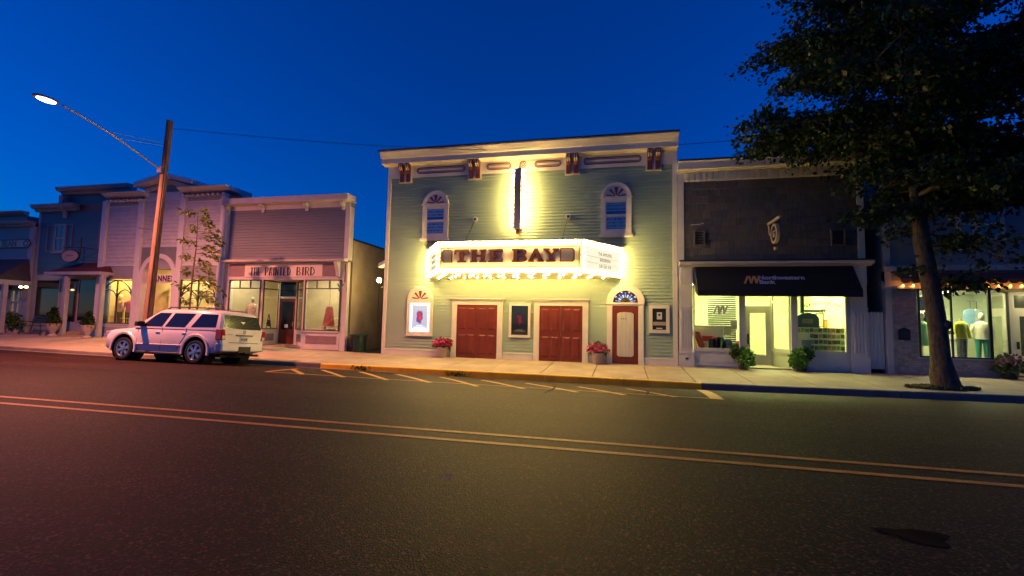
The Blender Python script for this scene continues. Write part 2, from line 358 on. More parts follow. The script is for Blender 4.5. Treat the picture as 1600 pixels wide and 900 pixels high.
# concrete gutter strip
b = MB(); vs = []
for x in xs: vs += [(x, YK - .35, road_z(x, YK - .35) + .006), (x, YK + .002, gut_z(x) + .008)]
b.add(vs, [(2 * i, 2 * i + 2, 2 * i + 3, 2 * i + 1) for i in range(len(xs) - 1)]); b.build('gutter', mat('gutter concrete', (.15, .13, .12), .85, .25, 2, .3, 60), road)

# ================================================================== THEATRE
TX0, TX1, TC = -9.77, 2.0, -3.88
TH = thing('theatre_building', 'sage green clapboard theatre with lit marquee, four red brackets pairs and tall cornice', 'theatre', (TC, D, 0))
TH.location = (0, 0, 0)
def thp(b, name, m_, parent=None, **k): return b.build(name, m_, parent or TH, **k)
thp(MB().box(TX0 + .02, TX1 - .02, D + .05, D + 16, -.3, 8.3), 'wall', mat('theatre side wall paint', (.3, .33, .27), .7, .08))
clap(TX0 + .14, TX1 - .14, .19, 7.44, D + .036, .122, M_sage, TH, depth=.045)
thp(MB().box(TX0, TX0 + .15, D - .035, D + .12, -.08, 7.93), 'corner_board', M_cream); thp(MB().box(TX1 - .16, TX1 - .002, D - .035, D + .12, -.08, 7.93), 'corner_board', M_cream)
for a, c in ((TX0 + .15, -6.75), (-4.54, -3.36), (-1.18, -.55), (.83, TX1 - .16)): thp(MB().prism_x([(D, -.09), (D - .03, -.09), (D - .03, .17), (D - .05, .175), (D - .045, .2), (D, .2)], a, c), 'skirting', M_cream)
thp(MB().box(TX0 + .15, TX1 - .16, D - .028, D, 7.43, 7.93), 'frieze', M_cream)
cor = thp(MB().prism_x([(D, 7.93), (D - .05, 7.93), (D - .10, 7.98), (D - .32, 7.99), (D - .32, 8.19), (D - .36, 8.22), (D - .40, 8.30), (D - .50, 8.44), (D - .50, 8.47), (D, 8.47)], TX0 - .2, TX1 + .02), 'cornice', M_cream)
MB().box(TX0 - .26, TX1 + .05, D - .54, D + .05, 8.474, 8.53).build('roof_edge', mat('dark roof edge', (.05, .05, .06), .6, .1), cor)
thp(MB().box(TX0 + .1, TX1 - .05, D + .06, D + 16, 8.302, 8.36), 'roof', M_dark)
M_brown = mat('dark red brown trim paint', (.14, .035, .022), .5, .15, 4)
def stadium(x0, x1, zc, h, t, y0, y1, n=8):
    r = h / 2; def_o = []; def_i = []
    for cx, s0 in ((x1 - r, -math.pi / 2), (x0 + r, math.pi / 2)):
        for k in range(n + 1):
            a = s0 + math.pi * k / n; def_o.append((cx + r * math.cos(a), zc + r * math.sin(a))); def_i.append((cx + (r - t) * math.cos(a), zc + (r - t) * math.sin(a)))
    k = len(def_o); vs = []; fs = []
    for (ox, oz), (ix, iz) in zip(def_o, def_i): vs += [(ox, y0, oz), (ix, y0, iz), (ix, y1, iz), (ox, y1, oz)]
    for i in range(k):
        j = (i + 1) % k
        for q in range(4): fs.append((i * 4 + q, i * 4 + (q + 1) % 4, j * 4 + (q + 1) % 4, j * 4 + q))
    return MB().add(vs, fs)
for a, c in ((-8.45, -6.30), (-5.38, -4.35), (-3.40, -2.33), (-1.46, .72)):
    o = thp(stadium(a, c, 7.70, .27, .032, D - .043, D - .028), 'oval_moulding', M_brown, fixn=True); stadium(a + .06, c - .06, 7.70, .15, .02, D - .04, D - .028).build('inner_line', M_brown, o, fixn=True)
o = thp(MB().ring((-3.86, 7.73), .14, .108, D - .043, D - .028), 'round_moulding', M_brown, fixn=True); MB().ring((-3.86, 7.73), .075, .05, D - .041, D - .028).build('inner_line', M_brown, o, fixn=True)
for xc in (-8.95, -5.88, -1.89, 1.16):
    pl = thp(MB().box(xc - .29, xc + .29, D - .045, D, 7.20, 7.93), 'bracket_plate', M_cream)
    for k in (-.145, .145):
        br = thp(MB().prism_x([(D - .046, 7.24), (D - .10, 7.24), (D - .11, 7.58), (D - .16, 7.64), (D - .20, 7.74), (D - .29, 7.82), (D - .30, 7.98), (D - .046, 7.98)], xc + k - .085, xc + k + .085), 'bracket', M_brown)
        fl = MB()
        for q in (-.04, .04): fl.prism_x([(D - .15, 7.66), (D - .21, 7.73), (D - .305, 7.81), (D - .305, 7.95), (D - .14, 7.95)], xc + k + q - .014, xc + k + q + .014)
        fl.build('bracket_flute', M_cream, br)

M_poster_b = mat('pale blue printed sign', (.14, .22, .42), .5, .2, 4)
def printrows():
    M = mat('faded blue lettered board', (.13, .21, .42), .35, .15, 3); n = M.node_tree; bs = n.nodes['Principled BSDF']; tc = n.nodes['Texture Coordinate']
    mp = n.nodes.new('ShaderNodeMapping'); mp.inputs['Scale'].default_value = (9, 1, 1); n.links.new(tc.outputs['Object'], mp.inputs[0])
    br = n.nodes.new('ShaderNodeTexBrick'); br.inputs['Scale'].default_value = 1; br.inputs['Brick Width'].default_value = .55; br.inputs['Row Height'].default_value = .13; br.inputs['Mortar Size'].default_value = .035
    mp2 = n.nodes.new('ShaderNodeMapping'); mp2.inputs['Rotation'].default_value = (R(90), 0, 0); n.links.new(mp.outputs[0], mp2.inputs[0]); n.links.new(mp2.outputs[0], br.inputs['Vector'])
    br.inputs['Color1'].default_value = (.04, .07, .2, 1); br.inputs['Color2'].default_value = (.30, .40, .60, 1); br.inputs['Mortar'].default_value = (.34, .46, .68, 1)
    n.links.new(br.outputs[0], bs.inputs['Base Color']); return M
M_rows = printrows()
def fan(parent, xc, z, r, y, m_=M_maroon):
    o = MB(); o.prism([(xc + r * math.cos(a), z + r * math.sin(a)) for a in np.linspace(0, math.pi, 25)], y, D).build('fan_panel', M_cream, parent)
    for a, hw in ((math.pi / 2, .20), (math.pi * .27, .12), (math.pi * .73, .12), (math.pi * .055, .075), (math.pi * .945, .075)):
        p = [(xc + .06 * math.cos(a - .3), z + .025 + .06 * max(0, math.sin(a - .3))), (xc + r * .78 * math.cos(a - hw), z + .025 + r * .78 * math.sin(a - hw)), (xc + r * .78 * math.cos(a + hw), z + .025 + r * .78 * math.sin(a + hw)), (xc + .06 * math.cos(a + .3), z + .025 + .06 * max(0, math.sin(a + .3)))]
        MB().prism(p, y - .012, y).build('fan_ray', m_, parent, fixn=True)
for xc in (-7.545, -.205):
    wn = thp(MB().frame(xc - .57, xc + .57, 4.80, 6.24, .17, D - .06, D), 'window', M_cream)
    MB().ring((xc, 6.243), .57, .47, D - .075, D - .0, 24, 0, math.pi).build('arch', M_cream, wn, fixn=True)
    fan(wn, xc, 6.243, .47, D - .05)
    MB().box(xc - .64, xc + .62, D - .12, D, 4.70, 4.797).build('sill', M_cream, wn)
    MB().box(xc - .60, xc + .60, D - .09, D - .061, 6.20, 6.26).build('transom', M_cream, wn)
    MB().frame(xc - .398, xc + .398, 4.972, 5.52, .035, D - .05, D - .02).frame(xc - .398, xc + .398, 5.55, 6.068, .035, D - .05, D - .02).box(xc - .398, xc + .398, D - .055, D - .02, 5.521, 5.549).build('sash', M_cream, wn)
    o = MB().box(xc - .36, xc + .36, D - .032, D - .022, 5.01, 5.485).build('sign_board', M_rows, wn); o = MB().box(xc - .36, xc + .36, D - .032, D - .022, 5.70, 6.03).build('sign_board', M_rows, wn)
    MB().box(xc - .36, xc + .36, D - .032, D - .022, 5.586, 5.70).build('sign_band', mat('slate violet print', (.09, .07, .15), .5, .1), wn)
    MB().box(xc - .362, xc + .362, D - .045, D - .04, 5.008, 6.032).build('pane', M_glass, wn)

# abstract film posters
def poster(name, glow):
    M = bpy.data.materials.new(name); M.use_nodes = True; n = M.node_tree; bs = n.nodes['Principled BSDF']
    tc = n.nodes.new('ShaderNodeTexCoord'); nz = n.nodes.new('ShaderNodeTexNoise'); nz.inputs['Scale'].default_value = 5; nz.inputs['Detail'].default_value = 5
    n.links.new(tc.outputs['Generated'], nz.inputs['Vector'])
    mp = n.nodes.new('ShaderNodeMapping'); mp.inputs['Location'].default_value = (-.5, 0, -.52); n.links.new(tc.outputs['Generated'], mp.inputs[0])
    mp.vector_type = 'POINT'
    ln = n.nodes.new('ShaderNodeVectorMath'); ln.operation = 'MULTIPLY'; ln.inputs[1].default_value = (2.3, 0, 2.0); n.links.new(mp.outputs[0], ln.inputs[0])
    le = n.nodes.new('ShaderNodeVectorMath'); le.operation = 'LENGTH'; n.links.new(ln.outputs[0], le.inputs[0])
    ad = n.nodes.new('ShaderNodeMath'); ad.operation = 'MULTIPLY_ADD'; ad.inputs[1].default_value = .9; n.links.new(nz.outputs['Fac'], ad.inputs[0]); n.links.new(le.outputs['Value'], ad.inputs[2])
    cr = n.nodes.new('ShaderNodeValToRGB'); e = cr.color_ramp.elements
    e[0].position = .52; e[0].color = (.45, .03, .06, 1); e[1].position = .98; e[1].color = (.10, .16, .45, 1) if glow else (.02, .03, .06, 1)
    k = e.new(.70); k.color = (.30, .02, .05, 1); k = e.new(.80); k.color = (.06, .02, .10, 1); k = e.new(1.0); k.color = (.25, .30, .42, 1) if glow else (.04, .04, .05, 1)
    n.links.new(ad.outputs[0], cr.inputs[0])
    if glow: n.links.new(cr.outputs[0], bs.inputs['Emission Color']); bs.inputs['Emission Strength'].default_value = glow
    n.links.new(cr.outputs[0], bs.inputs['Base Color']); bs.inputs['Roughness'].default_value = .3; return M
# lit poster box under its own arch
xc = -8.09
lb = thp(MB().frame(xc - .57, xc + .57, .80, 2.245, .135, D - .07, D), 'poster_lightbox', M_cream); lb['label'] = 'backlit poster box under an arched red fan'
MB().ring((xc, 2.248), .56, .45, D - .085, D, 24, 0, math.pi).build('arch', M_cream, lb, fixn=True); fan(lb, xc, 2.248, .45, D - .05, M_doorred)
MB().box(xc - .61, xc + .61, D - .1, D, .76, .797).build('sill', M_cream, lb)
MB().box(xc - .434, xc + .434, D - .03, D - .012, .936, 2.109).build('light_panel', emit('cool white lightbox', (.75, .72, 1.0), 1.6), lb)
MB().box(xc - .34, xc + .34, D - .034, D - .0305, 1.05, 2.03).build('poster', poster('backlit film poster', .55), lb)
for z, wd in ((1.12, .5), (1.18, .3), (1.08, .56)): MB().box(xc - wd / 2, xc + wd / 2, D - .036, D - .0345, z, z + .022).build('poster_print', emit('lit poster lettering', (.8, .8, .9), .8), lb)
# middle poster case
xc = -3.875
pc = thp(MB().frame(xc - .43, xc + .43, .82, 2.15, .095, D - .07, D), 'poster_case', M_cream)
MB().box(xc - .334, xc + .334, D - .03, D - .012, .916, 2.054).build('poster', poster('unlit film poster', 0.0), pc)
for z, wd in ((1.06, .42), (1.10, .24)): MB().box(xc - wd / 2, xc + wd / 2, D - .033, D - .0305, z, z + .016).build('poster_print', M_white, pc)
MB().box(xc - .334, xc + .334, D - .05, D - .045, .916, 2.054).build('pane', M_glass, pc)
# notice case
dc = thp(MB().frame(.995, 1.715, 1.12, 2.14, .12, D - .06, D), 'notice_case', M_cream)
MB().box(1.116, 1.594, D - .03, D - .012, 1.241, 2.019).build('back_board', M_black, dc)
MB().box(1.27, 1.45, D - .036, D - .031, 1.62, 1.88).build('notice', M_white, dc); MB().box(1.32, 1.40, D - .039, D - .0365, 1.75, 1.82).build('notice_print', M_dark, dc)
MB().box(1.13, 1.59, D - .036, D - .031, 1.40, 1.53).build('notice', mat('sand coloured paper', (.4, .33, .25), .7, .1), dc); MB().box(1.25, 1.46, D - .036, D - .031, 1.27, 1.31).build('notice', M_white, dc)
# double doors
for x0, x1 in ((-6.47, -4.79), (-3.09, -1.44)):
    xm = (x0 + x1) / 2
    fr = thp(MB().box(x0 - .22, x0 - .005, D - .06, D, .17, 2.07).box(x1 + .005, x1 + .22, D - .06, D, .17, 2.07).box(x0 - .24, x0 - .005, D - .085, D, -.10, .17).box(x1 + .005, x1 + .24, D - .085, D, -.10, .17)
             .box(x0 - .22, x1 + .22, D - .062, D, 2.073, 2.24).box(x0 - .26, x1 + .26, D - .10, D, 2.242, 2.29).box(x0 - .29, x1 + .29, D - .14, D, 2.292, 2.34), 'door_frame', M_cream, bevel=.006)
    for a, c in ((x0, xm - .006), (xm + .006, x1)):
        lf_ = thp(MB().box(a, c, D - .045, D, -.055, 2.066), 'door_leaf', M_doorred)
        wd = (c - a); pw = wd * .33
        for k in (.115, .555):
            for z0, z1 in ((1.10, 1.95), (.12, .88)):
                b = MB(); xa, xb = a + wd * k, a + wd * k + pw
                b.add([(xa, D - .046, z0), (xb, D - .046, z0), (xb, D - .046, z1), (xa, D - .046, z1), (xa + .04, D - .068, z0 + .04), (xb - .04, D - .068, z0 + .04), (xb - .04, D - .068, z1 - .04), (xa + .04, D - .068, z1 - .04)],
                      [(0, 1, 5, 4), (1, 2, 6, 5), (2, 3, 7, 6), (3, 0, 4, 7), (4, 5, 6, 7)]); b.build('panel', M_doorred, lf_)
# side door with fanlight
xc = .145; x0, x1 = -.325, .608
fr = thp(MB().box(x0 - .2, x0 - .005, D - .06, D, .17, 2.10).box(x1 + .005, x1 + .2, D - .06, D, .17, 2.10).box(x0 - .215, x0 - .005, D - .08, D, -.09, .168).box(x1 + .005, x1 + .215, D - .08, D, -.09, .168)
         .box(x0 - .2, x1 + .2, D - .058, D, 2.103, 2.15).box(x0 - .23, x1 + .23, D - .09, D, 2.152, 2.22), 'door_frame', M_cream, bevel=.006)
MB().ring((xc, 2.222), .66, .455, D - .075, D, 28, 0, math.pi).build('arch', M_cream, fr, fixn=True)
MB().ring((xc, 2.222), .69, .64, D - .10, D - .0755, 28, 0, math.pi).build('arch_moulding', M_cream, fr, fixn=True)
dl = thp(MB().box(x0, x1, D - .04, D, -.02, 2.098), 'side_door', M_doorred)
gl = [(xc + a, z) for a, z in ((-.30, .28), (-.24, .22), (.24, .22), (.30, .28), (.30, 1.80), (.22, 1.85), (0, 1.87), (-.22, 1.85), (-.30, 1.80))]
MB().prism([(x + (x - xc) * .08, z + (z - 1.05) * .03) for x, z in gl], D - .052, D - .0405).build('glass_bead', M_maroon, dl)
MB().prism(gl, D - .058, D - .0525).build('frosted_glass', mat('curtained frosted glass', (.50, .46, .40), .35, .12, 2.5, streak=(6, 1, .4)), dl)
for dx in (-.14, -.07, 0): MB().box(xc + dx - .015, xc + dx + .018, D - .0605, D - .0585, 1.60, 1.635).build('door_lettering', M_dark, dl)
MB().box(x1 - .09, x1 - .045, D - .07, D - .0405, .86, 1.16).build('handle', M_dark, dl)
# stained glass fanlight
fl = thp(MB().prism([(xc + .45 * math.cos(a), 2.225 + .45 * math.sin(a)) for a in np.linspace(0, math.pi, 25)], D - .03, D - .003), 'fanlight', M_dark); fl['label'] = 'stained glass fanlight of blue and white pieces'
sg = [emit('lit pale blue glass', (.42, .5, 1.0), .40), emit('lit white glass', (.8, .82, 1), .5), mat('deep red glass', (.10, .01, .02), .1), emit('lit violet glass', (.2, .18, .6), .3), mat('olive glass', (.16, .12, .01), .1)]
for i in range(9):
    a = math.pi * (i + .5) / 9
    for r0, r1, w_, k in ((.06, .16, .09, 4), (.18, .29, .13, (i % 2)), (.31, .37, .07, 3 if i % 2 else 0), (.38, .43, .10, 2 if i % 2 == 0 else 1)):
        p = [(xc + r0 * math.cos(a - w_), 2.235 + r0 * math.sin(a - w_)), (xc + r1 * math.cos(a - w_ * .8), 2.235 + r1 * math.sin(a - w_ * .8)), (xc + r1 * math.cos(a + w_ * .8), 2.235 + r1 * math.sin(a + w_ * .8)), (xc + r0 * math.cos(a + w_), 2.235 + r0 * math.sin(a + w_))]
        if min(q[1] for q in p) > 2.226: MB().prism(p, D - .036, D - .0305).build('pane', sg[k], fl, fixn=True)

# ---- marquee
MQ0, MQ1, MF = 3.12, 4.26, 16.0
MX = (-7.74, -6.46, -1.34, -.02)
M_mar = mat('marquee cream enamel', (.68, .62, .48), .4, .06)
M_chan = mat('marquee white channel', (.50, .46, .38), .35, .04)
mq = thp(MB().prism_z([(MX[0], D - .02), (MX[3], D - .02), (MX[2], MF), (MX[1], MF)], MQ0, MQ1), 'marquee', M_mar); mq['label'] = 'cream marquee box ringed with lit bulbs, its lettering brown'
M_bulb = emit('warm bulb glow', (1.0, .66, .20), 125)
bulb_me = MB().ball((0, 0, 0), .042, 8, 5).mesh('bulb'); bulb_me.materials.append(M_bulb)
bulb_me.polygons.foreach_set('use_smooth', [True] * len(bulb_me.polygons))
sock_me = MB().lathe([(.03, -.03), (.024, .03)], (0, 0, 0), 8).mesh('socket'); sock_me.materials.append(M_gray)
def bulb(p, parent=mq):
    o = link('bulb', bulb_me, parent); o.location = p; return o
sides = [((MX[0], D - .02), (MX[1], MF)), ((MX[1], MF), (MX[2], MF)), ((MX[2], MF), (MX[3], D - .02))]
def along(a, c, s0, s1, off0, off1, z0, z1, name, m_, parent=mq):
    a, c = Vector((*a, 0)), Vector((*c, 0)); t = (c - a).normalized(); n = Vector((t.y, -t.x, 0)); p0, p1 = a + t * s0, a + t * s1
    return MB().prism_z([(p + n * o_)[:2] for p, o_ in ((p0, off0), (p1, off0), (p1, off1), (p0, off1))], z0, z1).build(name, m_, parent)
for k, (a, c) in enumerate(sides):
    L = (Vector(c) - Vector(a)).length; t = (Vector((*c, 0)) - Vector((*a, 0))).normalized(); n = Vector((t.y, -t.x, 0))
    for z0, z1 in ((MQ1 - .19, MQ1 - .004), (MQ0 + .004, MQ0 + .19)): along(a, c, .005, L - .005, .003, .035, z0, z1, 'bulb_channel', M_chan)
    along(a, c, .0, L, .003, .13, MQ1 + .001, MQ1 + .02, 'channel_lip', M_chan)
    nb = 23 if k == 1 else 11
    for i in range(nb):
        p = Vector((*a, 0)) + t * (L * (i + .5) / nb) + n * .10
        for z in (MQ1 - .09, MQ0 + .10): bulb((p.x, p.y, z))
    if k == 1:
        along(a, c, .06, L - .06, .003, .03, MQ0 + .20, MQ1 - .20, 'sign_panel', mat('marquee sign panel', (.66, .58, .44), .5, .1, 3))
        for s0, s1, z0, z1 in ((.05, L - .05, MQ0 + .195, MQ0 + .225), (.05, L - .05, MQ1 - .225, MQ1 - .195), (.05, .08, MQ0 + .226, MQ1 - .226), (L - .08, L - .05, MQ0 + .226, MQ1 - .226)):
            along(a, c, s0, s1, .031, .042, z0, z1, 'panel_frame', mat('dull gold frame', (.28, .2, .09), .5, .1))
    else:
        ins = .16
        along(a, c, ins, L - ins, .003, .03, MQ0 + .20, MQ1 - .20, 'reader_board', emit('backlit reader board', (1.0, .90, .66), .5))
        for z in (MQ0 + .42, MQ0 + .63, MQ1 - .22, MQ0 + .21): along(a, c, ins, L - ins, .031, .038, z - .006, z + .006, 'letter_rail', M_gray)
        for s0 in (.08, L - .08):
            for j in range(1, 4):
                p = Vector((*a, 0)) + t * s0 + n * .085; bulb((p.x, p.y, MQ0 + .10 + (MQ1 - MQ0 - .19) * j / 4))
        ang = math.atan2(t.y, t.x)
        for body, zz, sc_ in (('THE AMAZING', MQ0 + .76, .17), ('SPIDERMAN', MQ0 + .55, .17), ('3:30  6:30  9:30', MQ0 + .33, .16)):
            p = Vector((*a, 0)) + t * (L * (.56 if k == 2 else .48)) + n * .034; text_mesh('board_lettering', body, sc_, M_dark, mq, (p.x, p.y, zz), (R(90), 0, ang), .75, .002)
sof_me = MB().ball((0, 0, 0), .030, 8, 5).mesh('bulb'); sof_me.materials.append(emit('warm soffit bulb glow', (1.0, .66, .20), 270))
bld_me = MB().ball((0, 0, 0), .040, 8, 5).mesh('bulb'); bld_me.materials.append(emit('warm blade bulb glow', (1.0, .66, .20), 210))
for yy in (16.35, 16.95, 17.55):
    q = (yy - MF) / (D - MF); xa, xb = MX[1] + (MX[0] - MX[1]) * q + .3, MX[2] + (MX[3] - MX[2]) * q - .3; nb = int((xb - xa) / .52)
    for i in range(nb + 1):
        x = xa + (xb - xa) * i / nb; o = link('bulb', sof_me, mq); o.location = (x, yy, MQ0 - .012)
# bevelled slab-serif letters
M_let = mat('dark brown sign letters', (.15, .045, .025), .5, .15, 5); M_face = mat('grey letter shading', (.26, .23, .24), .5, .1)
SER = .16
def bar(x0, z0, x1, z1): return [(x0, z0), (x1, z0), (x1, z1), (x0, z1)]
GL = {
 'T': [bar(.36, .12, .64, .88), bar(.2, 0, .8, .13), bar(0, .82, 1, 1), [(0, .6), (.16, .82), (0, .82)], [(1, .6), (.84, .82), (1, .82)]],
 'H': [bar(.1, .12, .34, .88), bar(.66, .12, .9, .88), bar(.34, .42, .66, .58), bar(0, 0, .44, .13), bar(.56, 0, 1, .13), bar(0, .87, .44, 1), bar(.56, .87, 1, 1)],
 'E': [bar(.1, .13, .38, .87), bar(0, 0, 1, .14), bar(0, .86, 1, 1), bar(.38, .43, .7, .57), [(1, .14), (1, .36), (.84, .14)], [(1, .86), (.84, .86), (1, .64)], bar(.62, .34, .72, .66)],
 'B': [bar(.1, .13, .36, .87), bar(0, 0, .72, .14), bar(0, .86, .70, 1), bar(.36, .44, .74, .57), [(.72, 0), (.94, .1), (.98, .28), (.86, .5), (.74, .5), (.72, .44), (.74, .28), (.68, .14)], [(.70, 1), (.92, .92), (.95, .74), (.84, .5), (.72, .5), (.70, .57), (.71, .72), (.66, .86)]],
 'A': [[(.02, .1), (.26, .1), (.56, .86), (.40, 1)], [(.98, .1), (.68, .1), (.40, .84), (.40, 1), (.62, 1)], bar(.26, .28, .76, .42), bar(-.04, 0, .38, .13), bar(.60, 0, 1.04, .13)],
 'Y': [bar(.37, .12, .63, .48), [(.37, .46), (.63, .46), (.30, .90), (.06, .90)], [(.46, .46), (.63, .46), (.94, .90), (.76, .90)], bar(.2, 0, .8, .13), bar(-.02, .87, .42, 1), bar(.60, .87, 1.02, 1)],
}
lz0, lz1 = 3.50, 3.98
for ch, u0, u1 in (('T', 710, 733), ('H', 735, 760), ('E', 763, 786), ('B', 800, 824), ('A', 826, 849), ('Y', 849, 873)):
    xa, xb = W(u0, 402, MF - .05)[0], W(u1, 402, MF - .05)[0]; b = MB(); f2 = MB()
    for i, p in enumerate(GL[ch]):
        yy = MF - .075 - .0015 * i
        b.prism([(xa + x * (xb - xa), lz0 + z * (lz1 - lz0)) for x, z in p], yy, MF - .031)
    b.build('sign_letter', M_let, mq, fixn=True)
for u0, u1, side in ((691, 707, -1), (875, 898, 1)):
    xa, xb = W(u0, 402, MF - .05)[0], W(u1, 402, MF - .05)[0]
    def orn(i): 
        p = [(xa + i, lz0 + i), (xb - i - .06, lz0 + i), (xb - i, lz0 + .08 + i * .4), (xb - i, lz1 - .08 - i * .4), (xb - i - .06, lz1 - i), (xa + i, lz1 - i)]
        return p if side > 0 else [(xa + xb - x, z) for x, z in p]
    o = MB().prism(orn(0), MF - .07, MF - .031).build('sign_ornament', M_let, mq, fixn=True); MB().prism(orn(.045), MF - .078, MF - .0705).build('ornament_face', M_face, o, fixn=True)

# tie rods and rosettes above the marquee
for x in (-5.80, -2.03):
    rs = thp(MB().ring((x, 5.55), .11, .02, D - .06, D - .0, 14), 'rosette', M_white, fixn=True); MB().ball((x, D - .07, 5.55), .05, 8, 5).build('rod_end', M_dark, rs)
    MB().tube([(x, D - .07, 5.55), (x - .13, 17.0, MQ1 + .02)], .014, 6).build('tie_rod', M_dark, rs)
# upright blade sign with bulbs
bl = thp(MB().box(-4.105, -3.845, D - .42, D - .02, 5.06, 7.46), 'blade_sign', mat('mauve grey enamel', (.28, .22, .27), .5, .08)); bl['label'] = 'upright mauve blade sign edged with bulbs'
MB().box(-4.125, -4.107, D - .38, D - .05, 5.1, 7.42).build('bulb_panel', M_chan, bl); MB().box(-3.843, -3.825, D - .38, D - .05, 5.1, 7.42).build('bulb_panel', M_chan, bl)
for i in range(13):
    z = 5.18 + i * (2.18 / 12)
    for x in (-4.165, -3.785):
        o = link('bulb', bld_me, bl); o.location = (x - (.03 if x < -4 else -.03), D - .38, z)
MB().lathe([(.001, -.20), (.07, -.17), (.09, -.10), (.07, -.03), (.06, .0)], (-3.975, D - .22, 5.058), 12).build('finial', M_brown, bl, smooth=50)
MB().tube([(-3.975, D - .22, 7.461), (-3.975, D - .22, 7.6), (-3.975, D - .02, 7.6)], .02, 6).build('hanger', M_gray, bl)

# ================================================================== SHOP HELPERS
def V2(u, v, Y): return (W(u, v, Y)[0], Y)
def seg(a, c, z0, z1, t, name, m_, parent, s0=0.0, s1=None, off=0.0):
    L = (Vector(c) - Vector(a)).length; return along(a, c, s0, L if s1 is None else s1, off, off + t, z0, z1, name, m_, parent)
def shop_window(a, c, z0, z1, parent, m_frame, ft=.045, bars_x=(), bars_z=(), m_glass=None, name='window', th=.06):
    """framed glazing between plan points a and c; bars at fractions (x) or heights (z)"""
    L = (Vector(c) - Vector(a)).length; wn = None
    av, cv = Vector((*a, 0)), Vector((*c, 0)); t = (cv - av).normalized(); n = Vector((t.y, -t.x, 0)); b = MB()
    def bx(s0, s1, o0, o1, zz0, zz1): b.prism_z([(av + t * s + n * o)[:2] for s, o in ((s0, o0), (s1, o0), (s1, o1), (s0, o1))], zz0, zz1)
    bx(0, ft, 0, th, z0, z1); bx(L - ft, L, 0, th, z0, z1); bx(ft, L - ft, 0, th, z0, z0 + ft); bx(ft, L - ft, 0, th, z1 - ft, z1)
    wn = b.build(name, m_frame, parent); L2 = L
    for f in bars_x: along(a, c, L * f - ft / 2, L * f + ft / 2, .004, th - .004, z0 + ft, z1 - ft, 'mullion', m_frame, wn)
    for z in bars_z: along(a, c, ft, L - ft, .006, th - .006, z - ft / 2, z + ft / 2, 'glazing_bar', m_frame, wn)
    along(a, c, ft, L - ft, .02, .027, z0 + ft, z1 - ft, 'pane', m_glass or M_glass, wn); return wn
def room(parent, x0, x1, y0, y1, z0, z1, m_wall, m_floor, m_ceil):
    MB().box(x0, x1, y1, y1 + .05, z0 + .002, z1).build('back_wall', m_wall, parent)
    MB().box(x0 - .05, x0, y0, y1, z0 + .002, z1).build('room_wall', m_wall, parent); MB().box(x1, x1 + .05, y0, y1, z0 + .002, z1).build('room_wall', m_wall, parent)
    MB().box(x0 - .05, x1 + .05, y0, y1 + .05, z0 - .05, z0).build('room_floor', m_floor, parent); MB().box(x0 - .05, x1 + .05, y0, y1 + .05, z1 + .001, z1 + .05).build('room_ceiling', m_ceil, parent)
def lampbox(parent, x, y, z, sx, sy, m_, name='ceiling_lamp'): return MB().box(x - sx / 2, x + sx / 2, y - sy / 2, y + sy / 2, z - .04, z - .002).build(name, m_, parent)
def cornice_prof(Y, z0, z1, out): return [(Y, z0), (Y - out * .35, z0), (Y - out * .45, z0 + (z1 - z0) * .35), (Y - out * .85, z0 + (z1 - z0) * .45), (Y - out, z1 - .03), (Y - out, z1), (Y, z1)]
def mannequin(label, loc, rz, top, bottom, dress=False, group=None, legs=None, bald=True, scale=1.0, head=True):
    t = thing('mannequin', label, 'mannequin', loc, rz, group); t.scale = (scale,) * 3
    M_skin = mat('mannequin shell', (.55, .47, .36), .5, .05)
    if dress: MB().lathe([(.30, .21, .62), (.27, .18, .85), (.17, .12, 1.08), (.185, .13, 1.22), (.19, .12, 1.36), (.08, .06, 1.45)], n=14).build('dress', top, t, smooth=60)
    else:
        MB().lathe([(.19, .13, .88), (.165, .115, 1.05), (.19, .13, 1.22), (.205, .12, 1.38), (.15, .09, 1.44), (.07, .06, 1.47)], n=14).build('shirt', top, t, smooth=60)
        for s_ in (-1, 1): MB().tube([(s_ * .19, 0, 1.38), (s_ * .27, -.02, 1.14), (s_ * .25, -.08, .90)], [.065, .055, .045], 8).build('sleeve', top, t, smooth=60)
        for s_ in (-1, 1): MB().tube([(s_ * .09, 0, .90), (s_ * .10, 0, .48), (s_ * .10, 0, .06)], [.10, .075, .055], 8).build('trouser_leg', bottom, t, smooth=60)
    MB().tube([(0, 0, 1.44), (0, 0, 1.55)], .045, 8).build('neck', M_skin, t)
    if head: MB().lathe([(.03, 1.52), (.075, .09, 1.58), (.085, .10, 1.67), (.07, .085, 1.74), (.02, .02, 1.78)] if False else [(.035, .04, 1.52), (.07, .085, 1.58), (.08, .10, 1.67), (.06, .08, 1.74), (.01, .012, 1.775)], n=10).build('head', M_skin, t, smooth=60)
    if dress: MB().tube([(0, 0, .03), (0, 0, .7)], .018, 6).build('stand_pole', M_gray, t)
    MB().lathe([(.19, .0), (.18, .02), (.02, .035)], n=12).build('stand_base', M_gray, t)
    return t

